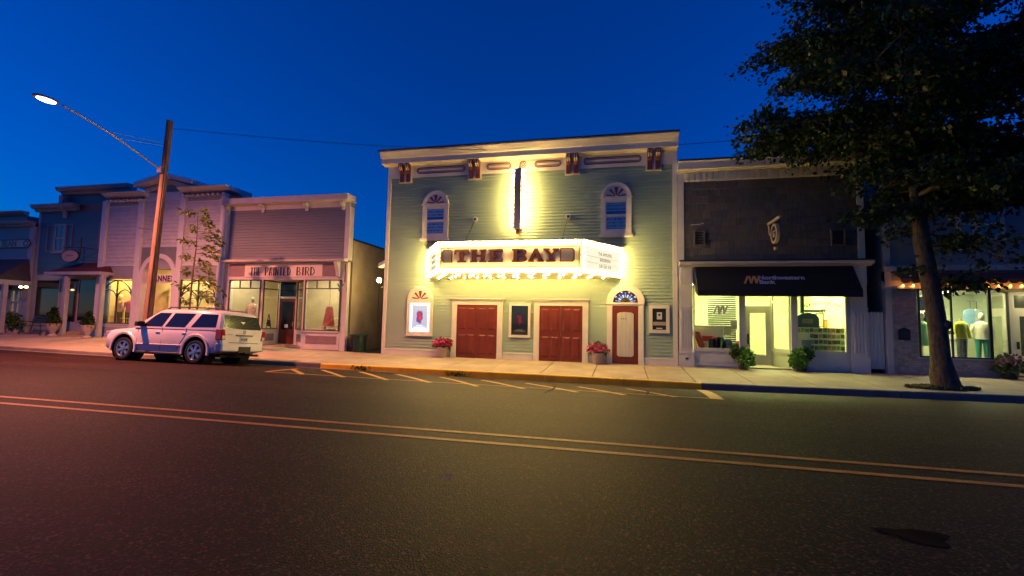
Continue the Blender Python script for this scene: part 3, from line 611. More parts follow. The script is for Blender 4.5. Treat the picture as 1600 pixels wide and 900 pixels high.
# ================================================================== PAINTED BIRD SHOP
BX0, BX1 = -18.03, -11.52
M_bgray = mat('mauve grey clapboard', (.17, .19, .22), .6, .08, 1.2, streak=(.3, 1, 1))
M_btrim = mat('pale lilac white trim', (.54, .50, .50), .5, .07, 2)
M_bpanel = mat('dusty plum panel', (.22, .15, .17), .55, .1)
BD = thing('painted_bird_shop', 'mauve grey false front shop with a lettered sign board and recessed maroon door', 'shop')
zl = W(450, 409)[1]; zs0, zs1 = W(450, 432.5)[1], W(450, 412)[1]; zh = W(450, 437)[1]; zw0 = W(500, 517)[1]
MB().box(BX0 + .03, BX1 - .02, D, D + .35, zl, 6.62).build('wall', M_bgray, BD)
clap(BX0 + .28, BX1 - .22, zl + .14, 6.28, D, .125, M_bgray, BD, depth=.04)
MB().box(BX0, BX0 + .28, D - .03, D, zl + .06, 6.29).build('corner_board', M_btrim, BD); MB().box(BX1 - .22, BX1, D - .03, D + .3, zl + .06, 6.29).build('corner_board', M_btrim, BD)
MB().box(BX0, BX1, D - .028, D, 6.291, 6.5).build('frieze', M_btrim, BD)
MB().prism_x([(D + .36, 6.5), (D - .05, 6.5), (D - .10, 6.53), (D - .32, 6.55), (D - .34, 6.80), (D + .36, 6.82)], BX0 - .06, BX1 + .03).build('cornice', M_btrim, BD)
for u in (358, 413, 481, 538):
    x = W(u, 330)[0]; MB().prism_x([(D - .03, 6.16), (D - .09, 6.16), (D - .10, 6.30), (D - .26, 6.42), (D - .26, 6.499), (D - .03, 6.499)], x - .07, x + .07).build('bracket', M_btrim, BD)
MB().prism_x([(D + .02, zl), (D - .06, zl - .03), (D - .30, zl - .01), (D - .32, zl + .06), (D, zl + .14)], BX0 - .05, BX1 - .02).build('ledge', M_btrim, BD)
MB().box(BX0, BX1, D - .01, D + .2, zh, zl - .032).build('sign_band', M_btrim, BD)
sx0, sx1 = W(384, 422)[0], W(505, 422)[0]
sg_ = MB().box(sx0, sx1, D - .05, D - .0105, zs0, zs1).build('sign_board', mat('off white sign board', (.62, .55, .50), .55, .06), BD); sg_['label'] = 'off white board lettered THE PAINTED BIRD'
MB().box(W(359, 422)[0], sx0 - .02, D - .03, D - .0105, zs0 + .02, zs1 - .02).build('sign_panel', M_bpanel, BD); MB().box(sx1 + .02, W(527, 422)[0], D - .03, D - .0105, zs0 + .02, zs1 - .02).build('sign_panel', M_bpanel, BD)
STK = {'T': [((0, .93), (1, .93), .07), ((.5, 0), (.5, 1), .20)], 'H': [((.12, 0), (.12, 1), .2), ((.86, 0), (.86, 1), .08), ((.1, .36), (.9, .36), .06)], 'E': [((.12, 0), (.12, 1), .2), ((.1, .03), (.95, .03), .06), ((.1, .97), (.95, .97), .06), ((.1, .4), (.85, .4), .06)],
       'P': [((.12, 0), (.12, 1), .2), ((.1, .97), (.65, .97), .06), ((.65, .97), (.92, .78), .09), ((.92, .78), (.65, .45), .09), ((.65, .42), (.1, .42), .06)], 'A': [((.1, 0), (.42, 1), .2), ((.42, 1), (.88, 1), .06), ((.86, 0), (.86, 1), .1), ((.2, .36), (.9, .36), .06)],
       'I': [((.5, 0), (.5, 1), .22)], 'N': [((.12, 0), (.12, 1), .2), ((.12, .98), (.86, .02), .09), ((.88, 0), (.88, 1), .08)], 'D': [((.12, 0), (.12, 1), .2), ((.1, .97), (.5, .97), .06), ((.5, .97), (.92, .6), .1), ((.92, .6), (.9, .3), .11), ((.9, .3), (.5, .03), .1), ((.5, .03), (.1, .03), .06)],
       'B': [((.12, 0), (.12, 1), .2), ((.1, .97), (.6, .97), .06), ((.6, .97), (.78, .75), .09), ((.78, .75), (.6, .48), .09), ((.1, .45), (.6, .45), .06), ((.6, .45), (.95, .24), .1), ((.95, .24), (.6, .03), .1), ((.6, .03), (.1, .03), .06)],
       'R': [((.12, 0), (.12, 1), .2), ((.1, .97), (.65, .97), .06), ((.65, .97), (.9, .75), .09), ((.9, .75), (.65, .45), .09), ((.65, .42), (.1, .42), .06), ((.5, .42), (.95, 0), .1)]}
for word, u0, u1 in (('THE', 393, 409), ('PAINTED', 416, 455.5), ('BIRD', 465, 493)):
    xa, xb = W(u0, 421)[0], W(u1, 421)[0]; wd = [.45 if ch == 'I' else 1 for ch in word]; cw = (xb - xa) / (sum(wd) + .28 * (len(word) - 1)); x = xa; b = MB()
    for ch, k in zip(word, wd):
        for (p, q, th) in STK[ch]:
            P, Q = Vector((x + p[0] * cw * k, zs0 + .06 + p[1] * .36)), Vector((x + q[0] * cw * k, zs0 + .06 + q[1] * .36)); t = (Q - P).normalized(); n = Vector((-t.y, t.x)) * th * .5 * .30; P -= t * .008; Q += t * .008
            b.prism([tuple(P + n), tuple(P - n), tuple(Q - n), tuple(Q + n)], D - .060 - random.random() * .004, D - .051)
        x += cw * (k + .28)
    b.build('sign_lettering', mat('black sign lettering', (.015, .014, .018), .5, .1), sg_, fixn=True)
# storefront
fz = .16
xL0, xL1 = W(357, 480)[0], W(407, 480)[0]; xR0, xR1 = W(476, 480)[0], W(532, 480)[0]; RD = D + 1.15
dx0, dx1 = W(436, 500, RD)[0], W(461, 500, RD)[0]
MB().box(BX0 + .01, xL0, D, D + .2, .0, zh - .002).build('pier', M_btrim, BD); MB().box(xR1, BX1, D, D + .2, -.06, zh - .002).build('pier', M_btrim, BD)
M_dbar = mat('dark brown window bar', (.05, .03, .03), .5, .1)
ztr = W(500, 451)[1]
for a, c, bx_ in ((xL0, xL1, (.34, .67)), (xR0, xR1, (.33, .68))):
    seg((a, D), (c, D), .05, zw0 - .06, .08, 'stall_riser', M_btrim, BD, off=-.06); seg((a + .15, D), (c - .12, D), .30, zw0 - .22, .02, 'riser_panel', M_bpanel, BD, off=.021)
    seg((a, D), (c, D), zw0 - .06, zw0, .14, 'sill', M_btrim, BD, off=-.06)
    wn = shop_window((a, D), (c, D), zw0, zh - .004, BD, M_dbar, .045, (), (ztr,))
    L = c - a
    for f in bx_: along((a, D), (c, D), L * f - .02, L * f + .02, .004, .05, ztr + .03, zh - .05, 'mullion', M_dbar, wn)
for a, c in (((xL1 + .06, D + .02), (dx0 - .10, RD)), ((dx1 + .10, RD), (xR0 - .06, D + .02))):
    seg(a, c, .10, zw0 - .06, .08, 'stall_riser', M_btrim, BD, off=-.06); seg(a, c, zw0 - .06, zw0, .1, 'sill', M_btrim, BD, off=-.06)
    L = (Vector(c) - Vector(a)).length; seg(a, c, .33, zw0 - .2, .02, 'riser_panel', M_bpanel, BD, .25, L - .25, off=.021)
    shop_window(a, c, zw0, zh - .004, BD, M_dbar, .045, (), (ztr,))
for a in (xL1 + .03, xR0 - .03): MB().box(a - .055, a + .055, D - .03, D + .1, .05, zh - .003).build('post', M_btrim, BD)
for a in (dx0 - .06, dx1 + .06): MB().box(a - .055, a + .055, RD - .04, RD + .08, .1, zh - .003).build('jamb', M_btrim, BD)
bdz = 2.30
dr = MB().box(dx0, dx1, RD, RD + .05, .17, bdz).build('door', mat('maroon shop door', (.10, .02, .018), .4, .1), BD)
MB().box(dx0 + .13, dx1 - .13, RD - .012, RD - .001, .85, bdz - .14).build('door_glass', M_darkglass, dr); MB().box(dx1 - .55, dx1 - .37, RD - .02, RD - .0125, .93, 1.08).build('door_notice', M_white, dr)
MB().box(dx1 - .1, dx1 - .06, RD - .06, RD - .001, 1.0, 1.2).build('handle', M_gray, dr)
MB().box(dx0, dx1, RD - .02, RD + .08, bdz + .002, bdz + .09).build('door_head', M_btrim, BD); MB().box(dx0, dx1, RD, RD + .02, bdz + .091, zh - .003).build('transom_light', M_darkglass, BD)
MB().prism_z([(xL1, D - .02), (xR0, D - .02), (dx1 + .1, RD + .1), (dx0 - .1, RD + .1)], zh - .0015, zh + .06).build('porch_ceiling', M_btrim, BD)
MB().prism_z([(xL1 + .1, D + .03), (xR0 - .1, D + .03), (dx1 + .05, RD + .04), (dx0 - .05, RD + .04)], .02, .155).build('porch_step', M_conc, BD)
M_tan = mat('tan shop wall', (.42, .36, .25), .8, .12, 1.5); M_wood = mat('shop floor boards', (.22, .13, .07), .5, .2, 3, streak=(1, 8, 1)); M_ceil = mat('white shop ceiling', (.6, .58, .52), .8, .05)
room(BD, BX0 + .25, BX1 - .25, D + .1, D + 3.6, fz, 3.55, M_tan, M_wood, M_ceil)
lm = emit('warm shop lamp', (1.0, .76, .38), 40)
for x, y in ((xL0 + .8, D + .7), (xR1 - .6, D + .75), (-14.6, D + 2.4)): lampbox(BD, x, y, 3.55, .7, .5, lm)
MB().box(BX1 - .2, BX1 - .001, D + .36, D + 13, -.2, 4.86).build('side_wall', mat('tan rendered side wall', (.36, .30, .22), .85, .15, 1.4, .2, 50), BD)
MB().box(BX1 - .22, BX1 + .03, D + .36, D + 13, 4.862, 4.93).build('coping', M_dark, BD)
MB().box(BX0 + .02, BX1 - .22, D + .36, D + 13, 4.4, 4.5).build('roof', M_dark, BD)
# corner bracket, hanging rod and the teal bird
MB().prism_x([(D - .03, zs0 - .02), (D - .10, zs0), (D - .14, zs0 + .2), (D - .28, zs1 - .06), (D - .3, zl - .03), (D - .03, zl - .03)], W(530, 420)[0] - .08, W(530, 420)[0] + .08).build('corner_bracket', M_btrim, BD)
MB().tube([(BX1 - .06, D - .09, zs1 - .05), (BX1 - .06, D - .09, zs1 - .85)], .022, 6).build('drain_rod', M_dark, BD)
p = W(530, 447, D - .25); o = thing('bird_ornament', 'teal hanging bird with spread wings by the shop window', 'ornament', (p[0], D - .25, p[1])); mt_ = mat('teal bird paint', (.02, .16, .14), .5, .15)
MB().lathe([(.005, -.16), (.03, -.08), (.045, 0), (.03, .09), (.006, .15)], n=8).build('body', mt_, o, smooth=60).rotation_euler = (0, R(-38), 0)
for a in (R(18), R(-75)): MB().add([(0, 0, .03), (.30 * math.cos(a), -.03, .30 * math.sin(a) + .03), (.22 * math.cos(a - .3), -.04, .22 * math.sin(a - .3)), (0, .012, -.05), (0, .02, .02)], [(0, 1, 2, 3), (4, 3, 2, 1)]).build('wing', mt_, o)
MB().tube([(0, 0, .1), (-.02, .0, .42)], .006, 5).build('hanging_wire', M_dark, o)
# things in the windows
M_cloth_w = mat('cream patterned cloth', (.62, .56, .42), .8, .35, 14); M_cloth_r = mat('coral striped cloth', (.52, .13, .10), .8, .3, 6, streak=(9, 9, .3)); M_cloth_d = mat('dark cloth', (.04, .035, .03), .85, .2)
mannequin('mannequin in a cream patterned jacket behind the left bird shop window', (W(395, 470, D + .6)[0], D + .6, .55), R(10), M_cloth_w, M_cloth_d)
t = thing('hanging_dress', 'coral striped sleeveless dress hung in the bird shop window', 'dress', (W(515, 480, D + .5)[0], D + .5, 1.05))
MB().lathe([(.30, .14, .0), (.26, .12, .30), (.19, .09, .62), (.18, .08, .78), (.12, .05, .88)], n=16).build('dress', M_cloth_r, t, smooth=60); MB().lathe([(.305, .145, -.05), (.303, .142, .02)], n=16).build('hem', M_cloth_w, t); MB().tube([(0, 0, .88), (0, 0, 2.45)], .006, 5).build('hanging_wire', M_dark, t)
for (u, wd, hh, m_, nm, lb_) in ((505, .16, .24, M_white, 'gift_box', 'small white box on the bird shop window sill'), (518, .34, .12, M_cloth_d, 'jewellery_tray', 'low dark tray on the bird shop window sill')):
    x = W(u, 512, D + .3)[0]; tag(MB().box(x - wd / 2, x + wd / 2, D + .22, D + .38, zw0 - .05, zw0 - .05 + hh).box(x - wd / 2 - .01, x + wd / 2 + .01, D + .21, D + .39, zw0 - .05 + hh * .75, zw0 - .045 + hh).build(nm, m_, bevel=.008), lb_, 'box')
x = W(526, 508, D + .3)[0]; o = MB().ring((x, zw0 + .14), .17, .10, D + .26, D + .30, 14); tag(o.build('ring_frame', M_cloth_w, fixn=True), 'round pale frame leaning in the bird shop window', 'frame')
x = W(419, 495, D + .8)[0]; t = thing('easel', 'small dark easel holding a jug in the angled bird shop window', 'easel', (x, D + .85, zw0 - .1))
for a, c in (((-.16, 0, 0), (0, 0, .8)), ((.16, 0, 0), (0, 0, .8)), ((0, .2, 0), (0, 0, .8))): MB().tube([a, c], .018, 6).build('leg', M_dark, t)
MB().lathe([(.08, .22), (.11, .32), (.06, .44), (.07, .52)], n=10).build('jug', M_dark, t, smooth=60)
MB().box(BX0 + .3, BX1 - .3, D + .1, D + 1.0, fz + .001, zw0 - .12).build('display_plinth', M_tan, BD) if False else None

# alley: litter bin, wall lamp, eave end
t = thing('litter_bin', 'dark green ribbed litter bin in the alley mouth', 'bin', (W(561, 551, D + .25)[0], D + .2, base_z(-10.9)))
M_bin = mat('dark green bin plastic', (.01, .035, .028), .5, .15)
MB().lathe([(.26, .0), (.30, .6), (.33, .72), (.29, .72), (.25, .05)], n=18).build('body', M_bin, t, smooth=40); MB().lathe([(.37, .68), (.38, .74), (.33, .76)], n=18).build('rim', M_bin, t, smooth=40)
for k in range(12):
    a = 2 * math.pi * k / 12; MB().tube([(.27 * math.cos(a), .27 * math.sin(a), .05), (.315 * math.cos(a), .315 * math.sin(a), .66)], .012, 5).build('rib', M_bin, t)
lx, lz = W(594, 438, D + 1.6); lx = min(lx, TX0 - .12)
t = thing('wall_lamp', 'lit globe wall lamp on the theatre side wall in the alley', 'lamp', (W(592.5, 438, D + .14)[0], D + .14, W(593, 438, D + .14)[1]))
MB().lathe([(.002, -.1), (.07, -.07), (.095, 0), (.07, .08), (.03, .1)], n=12).build('globe', emit('alley globe glow', (1.0, .70, .22), 110), t, smooth=60)
MB().lathe([(.04, -.16), (.06, -.1), (.05, -.09)], n=10).build('holder', M_dark, t); MB().tube([(0, 0, -.14), (.0, 0, -.3), (.26, 0, -.3)], .015, 6).build('bracket', M_dark, t)
MB().tube([(.0, 0, -.3), (.0, 0, -2.0)], .012, 6).build('conduit', M_dark, t)
zz_ = W(593, 412, D + .2)[1]; MB().prism([(TX0 - .38, zz_ - .16), (TX0 - .38, zz_ + .0), (TX0 + .015, zz_ + .2), (TX0 + .015, zz_ + .04)], D + .125, D + .5).build('lamp_hood', M_white, TH, fixn=True)

# ================================================================== ANNEX
AX0, AX1 = W(158, 440)[0], BX0 - .02
AN = thing('annex_shop', 'white shingled shop with centre gable, round entry arch and gothic window bars', 'shop')
M_awht = mat('white cedar shingle paint', (.38, .41, .46), .65, .1, 2.5); M_apan = mat('grey lilac panel', (.22, .24, .28), .6, .08); M_aslate = mat('slate blue panel', (.13, .16, .19), .6, .1)
M_atrim = mat('annex white trim', (.46, .49, .54), .5, .06)
def ax(u, v=350): return W(u, v)[0]
p1, p2, p3, p4 = ax(165), ax(221), ax(286), ax(351)      # pilaster centres
zal, zar = W(190, 314)[1], W(318, 305)[1]                 # underside of side bay cornices
zc0 = W(255, 310)[1]
MB().box(AX0, AX1, D + .02, D + .3, 3.6, zal).build('wall', M_apan, AN)
za_head = W(187, 437)[1]; za_sill = W(187, 506)[1]; zpan = W(187, 415)[1]
for (a, c, zt) in ((p1, p2, zal), (p2, p3, zc0 + .2), (p3, p4, zar)):
    clap(a + .12, c - .12, zpan if zt != zc0 + .2 else W(255, 386)[1], zt - .32, D + .018, .19, M_awht, AN, depth=.025)
for (a, c, zt) in ((p1, p2, zal), (p3, p4, zar)):
    MB().box(a + .12, c - .12, D - .01, D + .02, zt - .32, zt).build('frieze', M_atrim, AN); MB().box(a + .22, c - .22, D - .018, D - .0105, zt - .26, zt - .08).build('frieze_panel', M_apan, AN)
    MB().box(a + .12, c - .12, D, D + .02, za_head + .02, zpan).build('head_panel', M_apan, AN); MB().box(a + .12, c - .12, D - .03, D + .02, zpan - .03, zpan + .03).build('string_course', M_atrim, AN)
MB().box(p2 + .12, p3 - .12, D - .01, D + .02, zc0 - .12, zc0 + .30).build('frieze', M_atrim, AN)
for x, zt, wd in ((p1, zal, .16), (p2, zal + .02, .15), (p3, zar + .02, .15), (p4, zar, .17)):
    MB().box(x - wd, x + wd, D - .10, D + .02, base_z(x) - .05, zt).build('pilaster', M_atrim, AN); MB().box(x - wd - .03, x + wd + .03, D - .13, D - .1005, base_z(x) - .05, base_z(x) + .35).build('plinth', M_atrim, AN)
for (u0, u1, v, zt) in ((157, 221, 305, zal), (275, 352, 298, zar)):
    xa, xb = W(u0, v, D - .4)[0], W(u1, v, D - .4)[0]
    MB().prism_x(cornice_prof(D + 1.2, zt + .001, zt + .34, 1.62), xa, xb).build('cornice', M_atrim, AN)
    nd = 9
    for i in range(nd):
        x = xa + .25 + (xb - xa - .5) * i / (nd - 1); MB().box(x - .05, x + .05, D - .28, D - .03, zt - .10, zt).build('dentil', M_atrim, AN)
# centre gable
gx0, gx1, gxm = W(209, 288, D - .4)[0], W(300, 284, D - .4)[0], W(254, 272, D - .4)[0]
gz0, gzm = W(212, 290, D - .4)[1], W(254, 276, D - .4)[1]
gxm = (gx0 + gx1) / 2
MB().prism([(gx0 + .35, zc0 + .31), (gx1 - .35, zc0 + .31), (gx1 - .35, gz0 - .03), (gxm, gzm - .05), (gx0 + .35, gz0 - .03)], D + .02, D + .2).build('gable_wall', M_aslate, AN)
for s_, xe in ((-1, gx0), (1, gx1)):
    b = MB(); b.prism([(gxm, gzm), (gxm, gzm + .20), (xe - s_ * -.0, gz0 + .16), (xe, gz0 - .06)], D - .42, D + 2.2); b.build('gable_roof', M_atrim, AN, fixn=True)
    MB().prism([(gxm, gzm - .03), (gxm, gzm - .25), (xe - s_ * .42, gz0 - .25), (xe - s_ * .42, gz0 - .02)], D - .02, D + .018).build('rake_board', M_atrim, AN, fixn=True)
    MB().box(xe - s_ * .52, xe - s_ * .34, D - .1, D + .4, zc0 + .305, gz0 - .08).build('gable_post', M_atrim, AN)
# entry arch
cx_ = (p2 + p3) / 2; zsp = W(250, 433)[1]; ro = (p3 - p2) / 2 - .16; ztop = W(250, 386)[1]; zcr = W(250, 397)[1]; kz = (zcr - zsp) / ro
arc = [(cx_ + ro * math.cos(a), zsp + ro * kz * math.sin(a)) for a in np.linspace(math.pi, 0, 25)]
MB().prism([(p2 + .12, zsp), *arc[:13], (cx_, ztop), (p2 + .12, ztop)], D - .0, D + .25).build('spandrel', M_aslate, AN, fixn=True); MB().prism([(cx_, ztop), *arc[12:], (p3 - .12, zsp), (p3 - .12, ztop)], D - .0, D + .25).build('spandrel', M_aslate, AN, fixn=True)
MB().ring((cx_, zsp), ro + .02, ro - .2, D - .06, D + .3, 26, 0, math.pi, kz).build('arch', M_atrim, AN, fixn=True)
for s_ in (-1, 1): MB().box(cx_ + s_ * (ro + .02), cx_ + s_ * (ro - .2), D - .06, D + .3, base_z(cx_) - .05, zsp).build('arch_jamb', M_atrim, AN)
VY = D + 1.7; M_vest = mat('cream vestibule paint', (.55, .46, .30), .6, .08)
MB().box(p2 + .1, p2 + .15, D + .3, VY, .2, 3.9).build('entry_wall', M_vest, AN); MB().box(p3 - .15, p3 - .1, D + .3, VY, .2, 3.9).build('entry_wall', M_vest, AN)
MB().box(p2 + .1, p3 - .1, D + .26, VY, 3.75, 3.8).build('entry_ceiling', mat('olive entry ceiling', (.16, .15, .07), .7, .1), AN)
sgn = MB().box(cx_ - ro + .21, cx_ + ro - .21, D + .32, D + .38, W(250, 441)[1], W(250, 428)[1]).build('sign_board', mat('annex sign board', (.62, .56, .58), .5, .05), AN)
text_mesh('sign_lettering', 'ANNEX', .40, mat('dark blue lettering', (.03, .03, .07), .5, .1), sgn, (cx_, D + .315, W(250, 434.8)[1]), sx=.86, bold=.014, spacing=1.12)
dz1 = W(250, 443)[1] - .05
for i in range(3):
    a = cx_ - ro + .1 + i * (2 * ro - .2) / 3; shop_window((a, VY), (a + (2 * ro - .2) / 3 - .03, VY), .35, dz1, AN, M_dbar, .07, (), (), name='door')
# display windows with gothic bars
for (a, c) in ((p1, p2), (p3, p4)):
    xa, xb = a + .17, c - .16
    seg((xa, D), (xb, D), base_z(a) - .05, za_sill - .05, .05, 'stall_riser', M_atrim, AN, off=-.03); seg((xa + .12, D), (xb - .12, D), base_z(a) + .15, za_sill - .16, .02, 'riser_panel', M_apan, AN, off=.021)
    seg((xa, D), (xb, D), za_sill - .05, za_sill, .1, 'sill', M_atrim, AN, off=-.03)
    wn = shop_window((xa, D), (xb, D), za_sill, za_head, AN, M_dark, .05, (.5,))
    wd = xb - xa; zq = za_head - wd * .5
    for q in (.25, .75): MB().ring((xa + wd * q, zq), wd * .25, wd * .25 - .04, D - .045, D - .008, 14, 0, math.pi).build('tracery', M_dark, wn, fixn=True)
    MB().ring((xa + wd * .5, zq), wd * .5 - .01, wd * .5 - .055, D - .05, D - .012, 18, 0, math.pi, .98).build('tracery', M_dark, wn, fixn=True)
M_yel = mat('warm yellow shop wall', (.50, .38, .16), .8, .1, 1.5)
room(AN, p1 + .2, p4 - .2, D + .35, D + 4.2, .45, 3.74, M_yel, M_wood, M_ceil)
lm2 = emit('golden shop lamp', (1.0, .68, .24), 50)
for x, y in (((p1 + p2) / 2, D + .9), ((p3 + p4) / 2, D + .9), (cx_, D + 2.8)): lampbox(AN, x, y, 3.74, .8, .6, lm2)
M_redc = mat('crimson cloth', (.38, .02, .02), .8, .2); M_beige = mat('beige cloth', (.45, .32, .22), .8, .2, 8)
mannequin('mannequin in a beige top and dark trousers in the left annex window', (W(188, 480, D + .8)[0], D + .8, .62), R(-15), M_beige, M_cloth_d)
mannequin('headless mannequin in a crimson blouse in the left annex window', (W(203, 480, D + .9)[0], D + .9, .62), R(20), M_redc, M_cloth_d, head=False)
mannequin('mannequin in a white blouse in the right annex window', (W(331, 480, D + .8)[0], D + .8, .45), R(10), M_cloth_w, M_beige)
x = W(310, 480, D + .8)[0]; t = thing('display_vase', 'tall pale vase with stems in the right annex window', 'vase', (x, D + .8, .45))
MB().lathe([(.12, .6), (.16, .85), (.09, 1.25), (.13, 1.4)], n=12).build('vase', M_cloth_w, t, smooth=60); MB().lathe([(.2, 0), (.2, .6)], n=12).build('pedestal', M_white, t)
for k in range(7):
    a = k * .9; MB().tube([(0, 0, 1.35), (.1 * math.cos(a), .1 * math.sin(a), 1.7), (.3 * math.cos(a), .2 * math.sin(a), 1.95)], .012, 5).build('stem', M_leaf, t)
o = thing('side_table', 'small pale table beside the annex mannequins', 'table', (W(196, 498, D + .55)[0], D + .55, .45))
MB().lathe([(.22, .72), (.23, .76)], n=14).build('table_top', M_cloth_w, o)
for k in range(3): MB().tube([(.16 * math.cos(k * 2.1), .16 * math.sin(k * 2.1), 0), (.1 * math.cos(k * 2.1), .1 * math.sin(k * 2.1), .72)], .015, 5).build('leg', M_cloth_w, o)
MB().box(AX0, AX0 + .15, D + .3, D + 9, .1, zal).build('side_wall', M_apan, AN); MB().box(AX0, AX1, D + .32, D + 9, zal - .25, zal - .2).build('roof', M_dark, AN)

# ================================================================== BLUE SHOP
BY = D + .45
L0, L1 = W(54, 430, BY)[0], AX0 - .02
BL = thing('blue_shop', 'blue clapboard shop with shuttered window, oval sign and maroon porch roof', 'shop')
M_blue = mat('slate blue clapboard', (.055, .145, .21), .6, .08, 1.2, streak=(.3, 1, 1)); M_ltrim = mat('grey white trim', (.28, .30, .36), .55, .06)
zb1 = W(100, 327, BY)[1]; zbr = W(130, 305, BY)[1]
MB().box(L0, L1, BY, BY + 8, W(100, 432, BY)[1], zb1).build('wall', M_blue, BL)
clap(L0 + .15, L1, W(100, 424, BY)[1], zb1 - .05, BY, .14, M_blue, BL)
MB().box(L0 - .02, L0 + .16, BY - .035, BY + .1, .2, zb1).build('corner_board', M_ltrim, BL)
xa, xb = W(47, 320, BY - .4)[0], W(112, 318, BY - .4)[0]
MB().prism_x(cornice_prof(BY, zb1 - .12, zb1 + .22, .42), xa, xb).build('cornice', M_ltrim, BL)
xr0, xr1 = W(97, 305, BY)[0], L1 + .9
MB().box(xr0, xr1, BY + .01, BY + 2.0, zb1 + .003, zbr + .02).build('raised_parapet', M_blue, BL)
MB().prism_x(cornice_prof(BY + .02, zbr + .021, zbr + .36, .5), W(88, 300, BY - .4)[0], xr1 + .3).build('raised_cornice', M_ltrim, BL)
xm0, xm1 = W(117, 324, BY)[0], W(160, 324, BY)[0]
MB().box(xm0, xm1, BY - .03, BY - .0185, W(138, 330, BY)[1], W(138, 319, BY)[1]).build('maroon_panel', M_maroon, BL)
for u in (106,): x = W(u, 320, BY)[0]; MB().prism_x([(BY - .03, zb1 - .5), (BY - .1, zb1 - .5), (BY - .14, zb1 - .2), (BY - .35, zb1 - .0), (BY - .35, zbr - .05), (BY - .03, zbr - .05)], x - .12, x + .12).build('bracket', M_ltrim, BL)
def sash(u0, v0, u1, v1, parent, Y, sh=()):
    x0, x1, z0, z1 = rect(u0, v0, u1, v1, Y)
    wn = MB().frame(x0 - .1, x1 + .1, z0 - .1, z1 + .1, .1, Y - .05, Y - .002).build('window', M_ltrim, parent)
    MB().box(x0, x1, Y - .024, Y - .019, z0, z1).build('pane', M_darkglass, wn); zm = (z0 + z1) / 2
    MB().box(x0, x1, Y - .04, Y - .0245, zm - .035, zm + .035).build('sash_bar', M_ltrim, wn); MB().box((x0 + x1) / 2 - .02, (x0 + x1) / 2 + .02, Y - .036, Y - .0245, z0, zm - .036).build('sash_bar', M_ltrim, wn)
    MB().box((x0 + x1) / 2 - .02, (x0 + x1) / 2 + .02, Y - .036, Y - .0245, zm + .036, z1).build('sash_bar', M_ltrim, wn)
    MB().box(x0 - .18, x1 + .18, Y - .1, Y - .019, z0 - .17, z0 - .102).build('sill', M_ltrim, wn)
    for a, c in ((x0 - .62, x0 - .13), (x1 + .13, x1 + .62)):
        s_ = MB().frame(a, c, z0 - .08, z1 + .08, .07, Y - .055, Y - .0185).build('shutter', mat('violet grey shutter', (.17, .18, .26), .6, .08), wn)
sash(88, 353, 100, 391, BL, BY); sash(170, 350, 182, 390, BL, BY)
# oval hanging sign
xo, zo = W(110, 400, BY - .9); t = thing('oval_sign', 'oval cream sign with dark rim hung over the blue shop porch', 'sign', (xo, BY - .9, zo))
MB().ring((0, 0), .56, .02, -.03, .03, 28, sz=.52).build('board', mat('pinkish cream sign face', (.30, .26, .26), .6, .15, 6), t, fixn=True); MB().ring((0, 0), .60, .545, -.045, .045, 28, sz=.52).build('rim', M_dark, t, fixn=True)
MB().tube([(-.2, 0, .02), (-.05, 0, .05), (.1, 0, .0), (.22, 0, .04)], .012, 5).build('scroll_work', M_brown, t).location = (0, -.035, 0)
for x in (-.25, .25): MB().tube([(x, 0, .26), (x, 0, .42)], .012, 5).build('hanger', M_dark, t)
MB().tube([(-.5, 0, .43), (.62, 0, .43)], .022, 6).build('arm', M_dark, t); MB().tube([(.62, 0, .1), (.62, 0, .9)], .03, 6).build('upright', M_dark, t); MB().tube([(.62, 0, .75), (-.1, 0, .45)], .012, 5).build('stay', M_dark, t); MB().tube([(.62, 0, .43), (.62, .9, .43)], .022, 6).build('wall_arm', M_dark, t)
# porch
zpe = W(115, 427, BY - 1.0)[1]; xp0, xp1 = W(73, 427, BY - 1.0)[0], W(158, 427, BY - 1.0)[0]; zpt = W(125, 411, BY)[1]
b = MB(); b.add([(xp0, BY - 1.05, zpe + .08), (xp1, BY - 1.05, zpe + .08), (xp1, BY - .02, zpe + .08), (xp0, BY - .02, zpe + .08), (xp0 + .9, BY - .02, zpt), (xp1 - .35, BY - .02, zpt)], [(0, 1, 5, 4), (1, 2, 5), (0, 4, 3), (0, 3, 2, 1), (2, 3, 4, 5)]); b.build('porch_roof', mat('maroon roof shingles', (.06, .014, .02), .8, .25, 8, .4, 30), BL, fixn=True)
MB().frame(xp0 - .03, xp1 + .03, 0, 1, .1, 0, 0) if False else None
MB().box(xp0 - .04, xp1 + .04, BY - 1.1, BY - .02, zpe - .07, zpe + .075).build('porch_fascia', M_ltrim, BL)
for u in (98, 154):
    x = W(u, 480, BY - 1.0)[0]; MB().box(x - .09, x + .09, BY - 1.0, BY - .82, base_z(x) - .02, zpe - .072).build('porch_post', M_ltrim, BL, bevel=.01)
    for s_ in (-1, 1): MB().prism([(x + s_ * .092, zpe - .073), (x + s_ * .45, zpe - .073), (x + s_ * .16, zpe - .22), (x + s_ * .092, zpe - .55)], BY - .94, BY - .88).build('post_bracket', M_ltrim, BL, fixn=True)
zhd = W(100, 436, BY)[1]
MB().box(L0 + .16, L1, BY - .03, BY + .05, zhd, W(100, 429, BY)[1]).build('shop_fascia', M_ltrim, BL)
MB().box(L0 + .16, L1, BY + .02, BY + .15, .2, .95).build('stall_riser', M_ltrim, BL)
x0_, x1_ = L0 + .2, W(93, 470, BY)[0]; shop_window((x0_, BY + .02), (x1_, BY + .02), .96, zhd - .01, BL, M_ltrim, .06, (), (), M_darkglass)
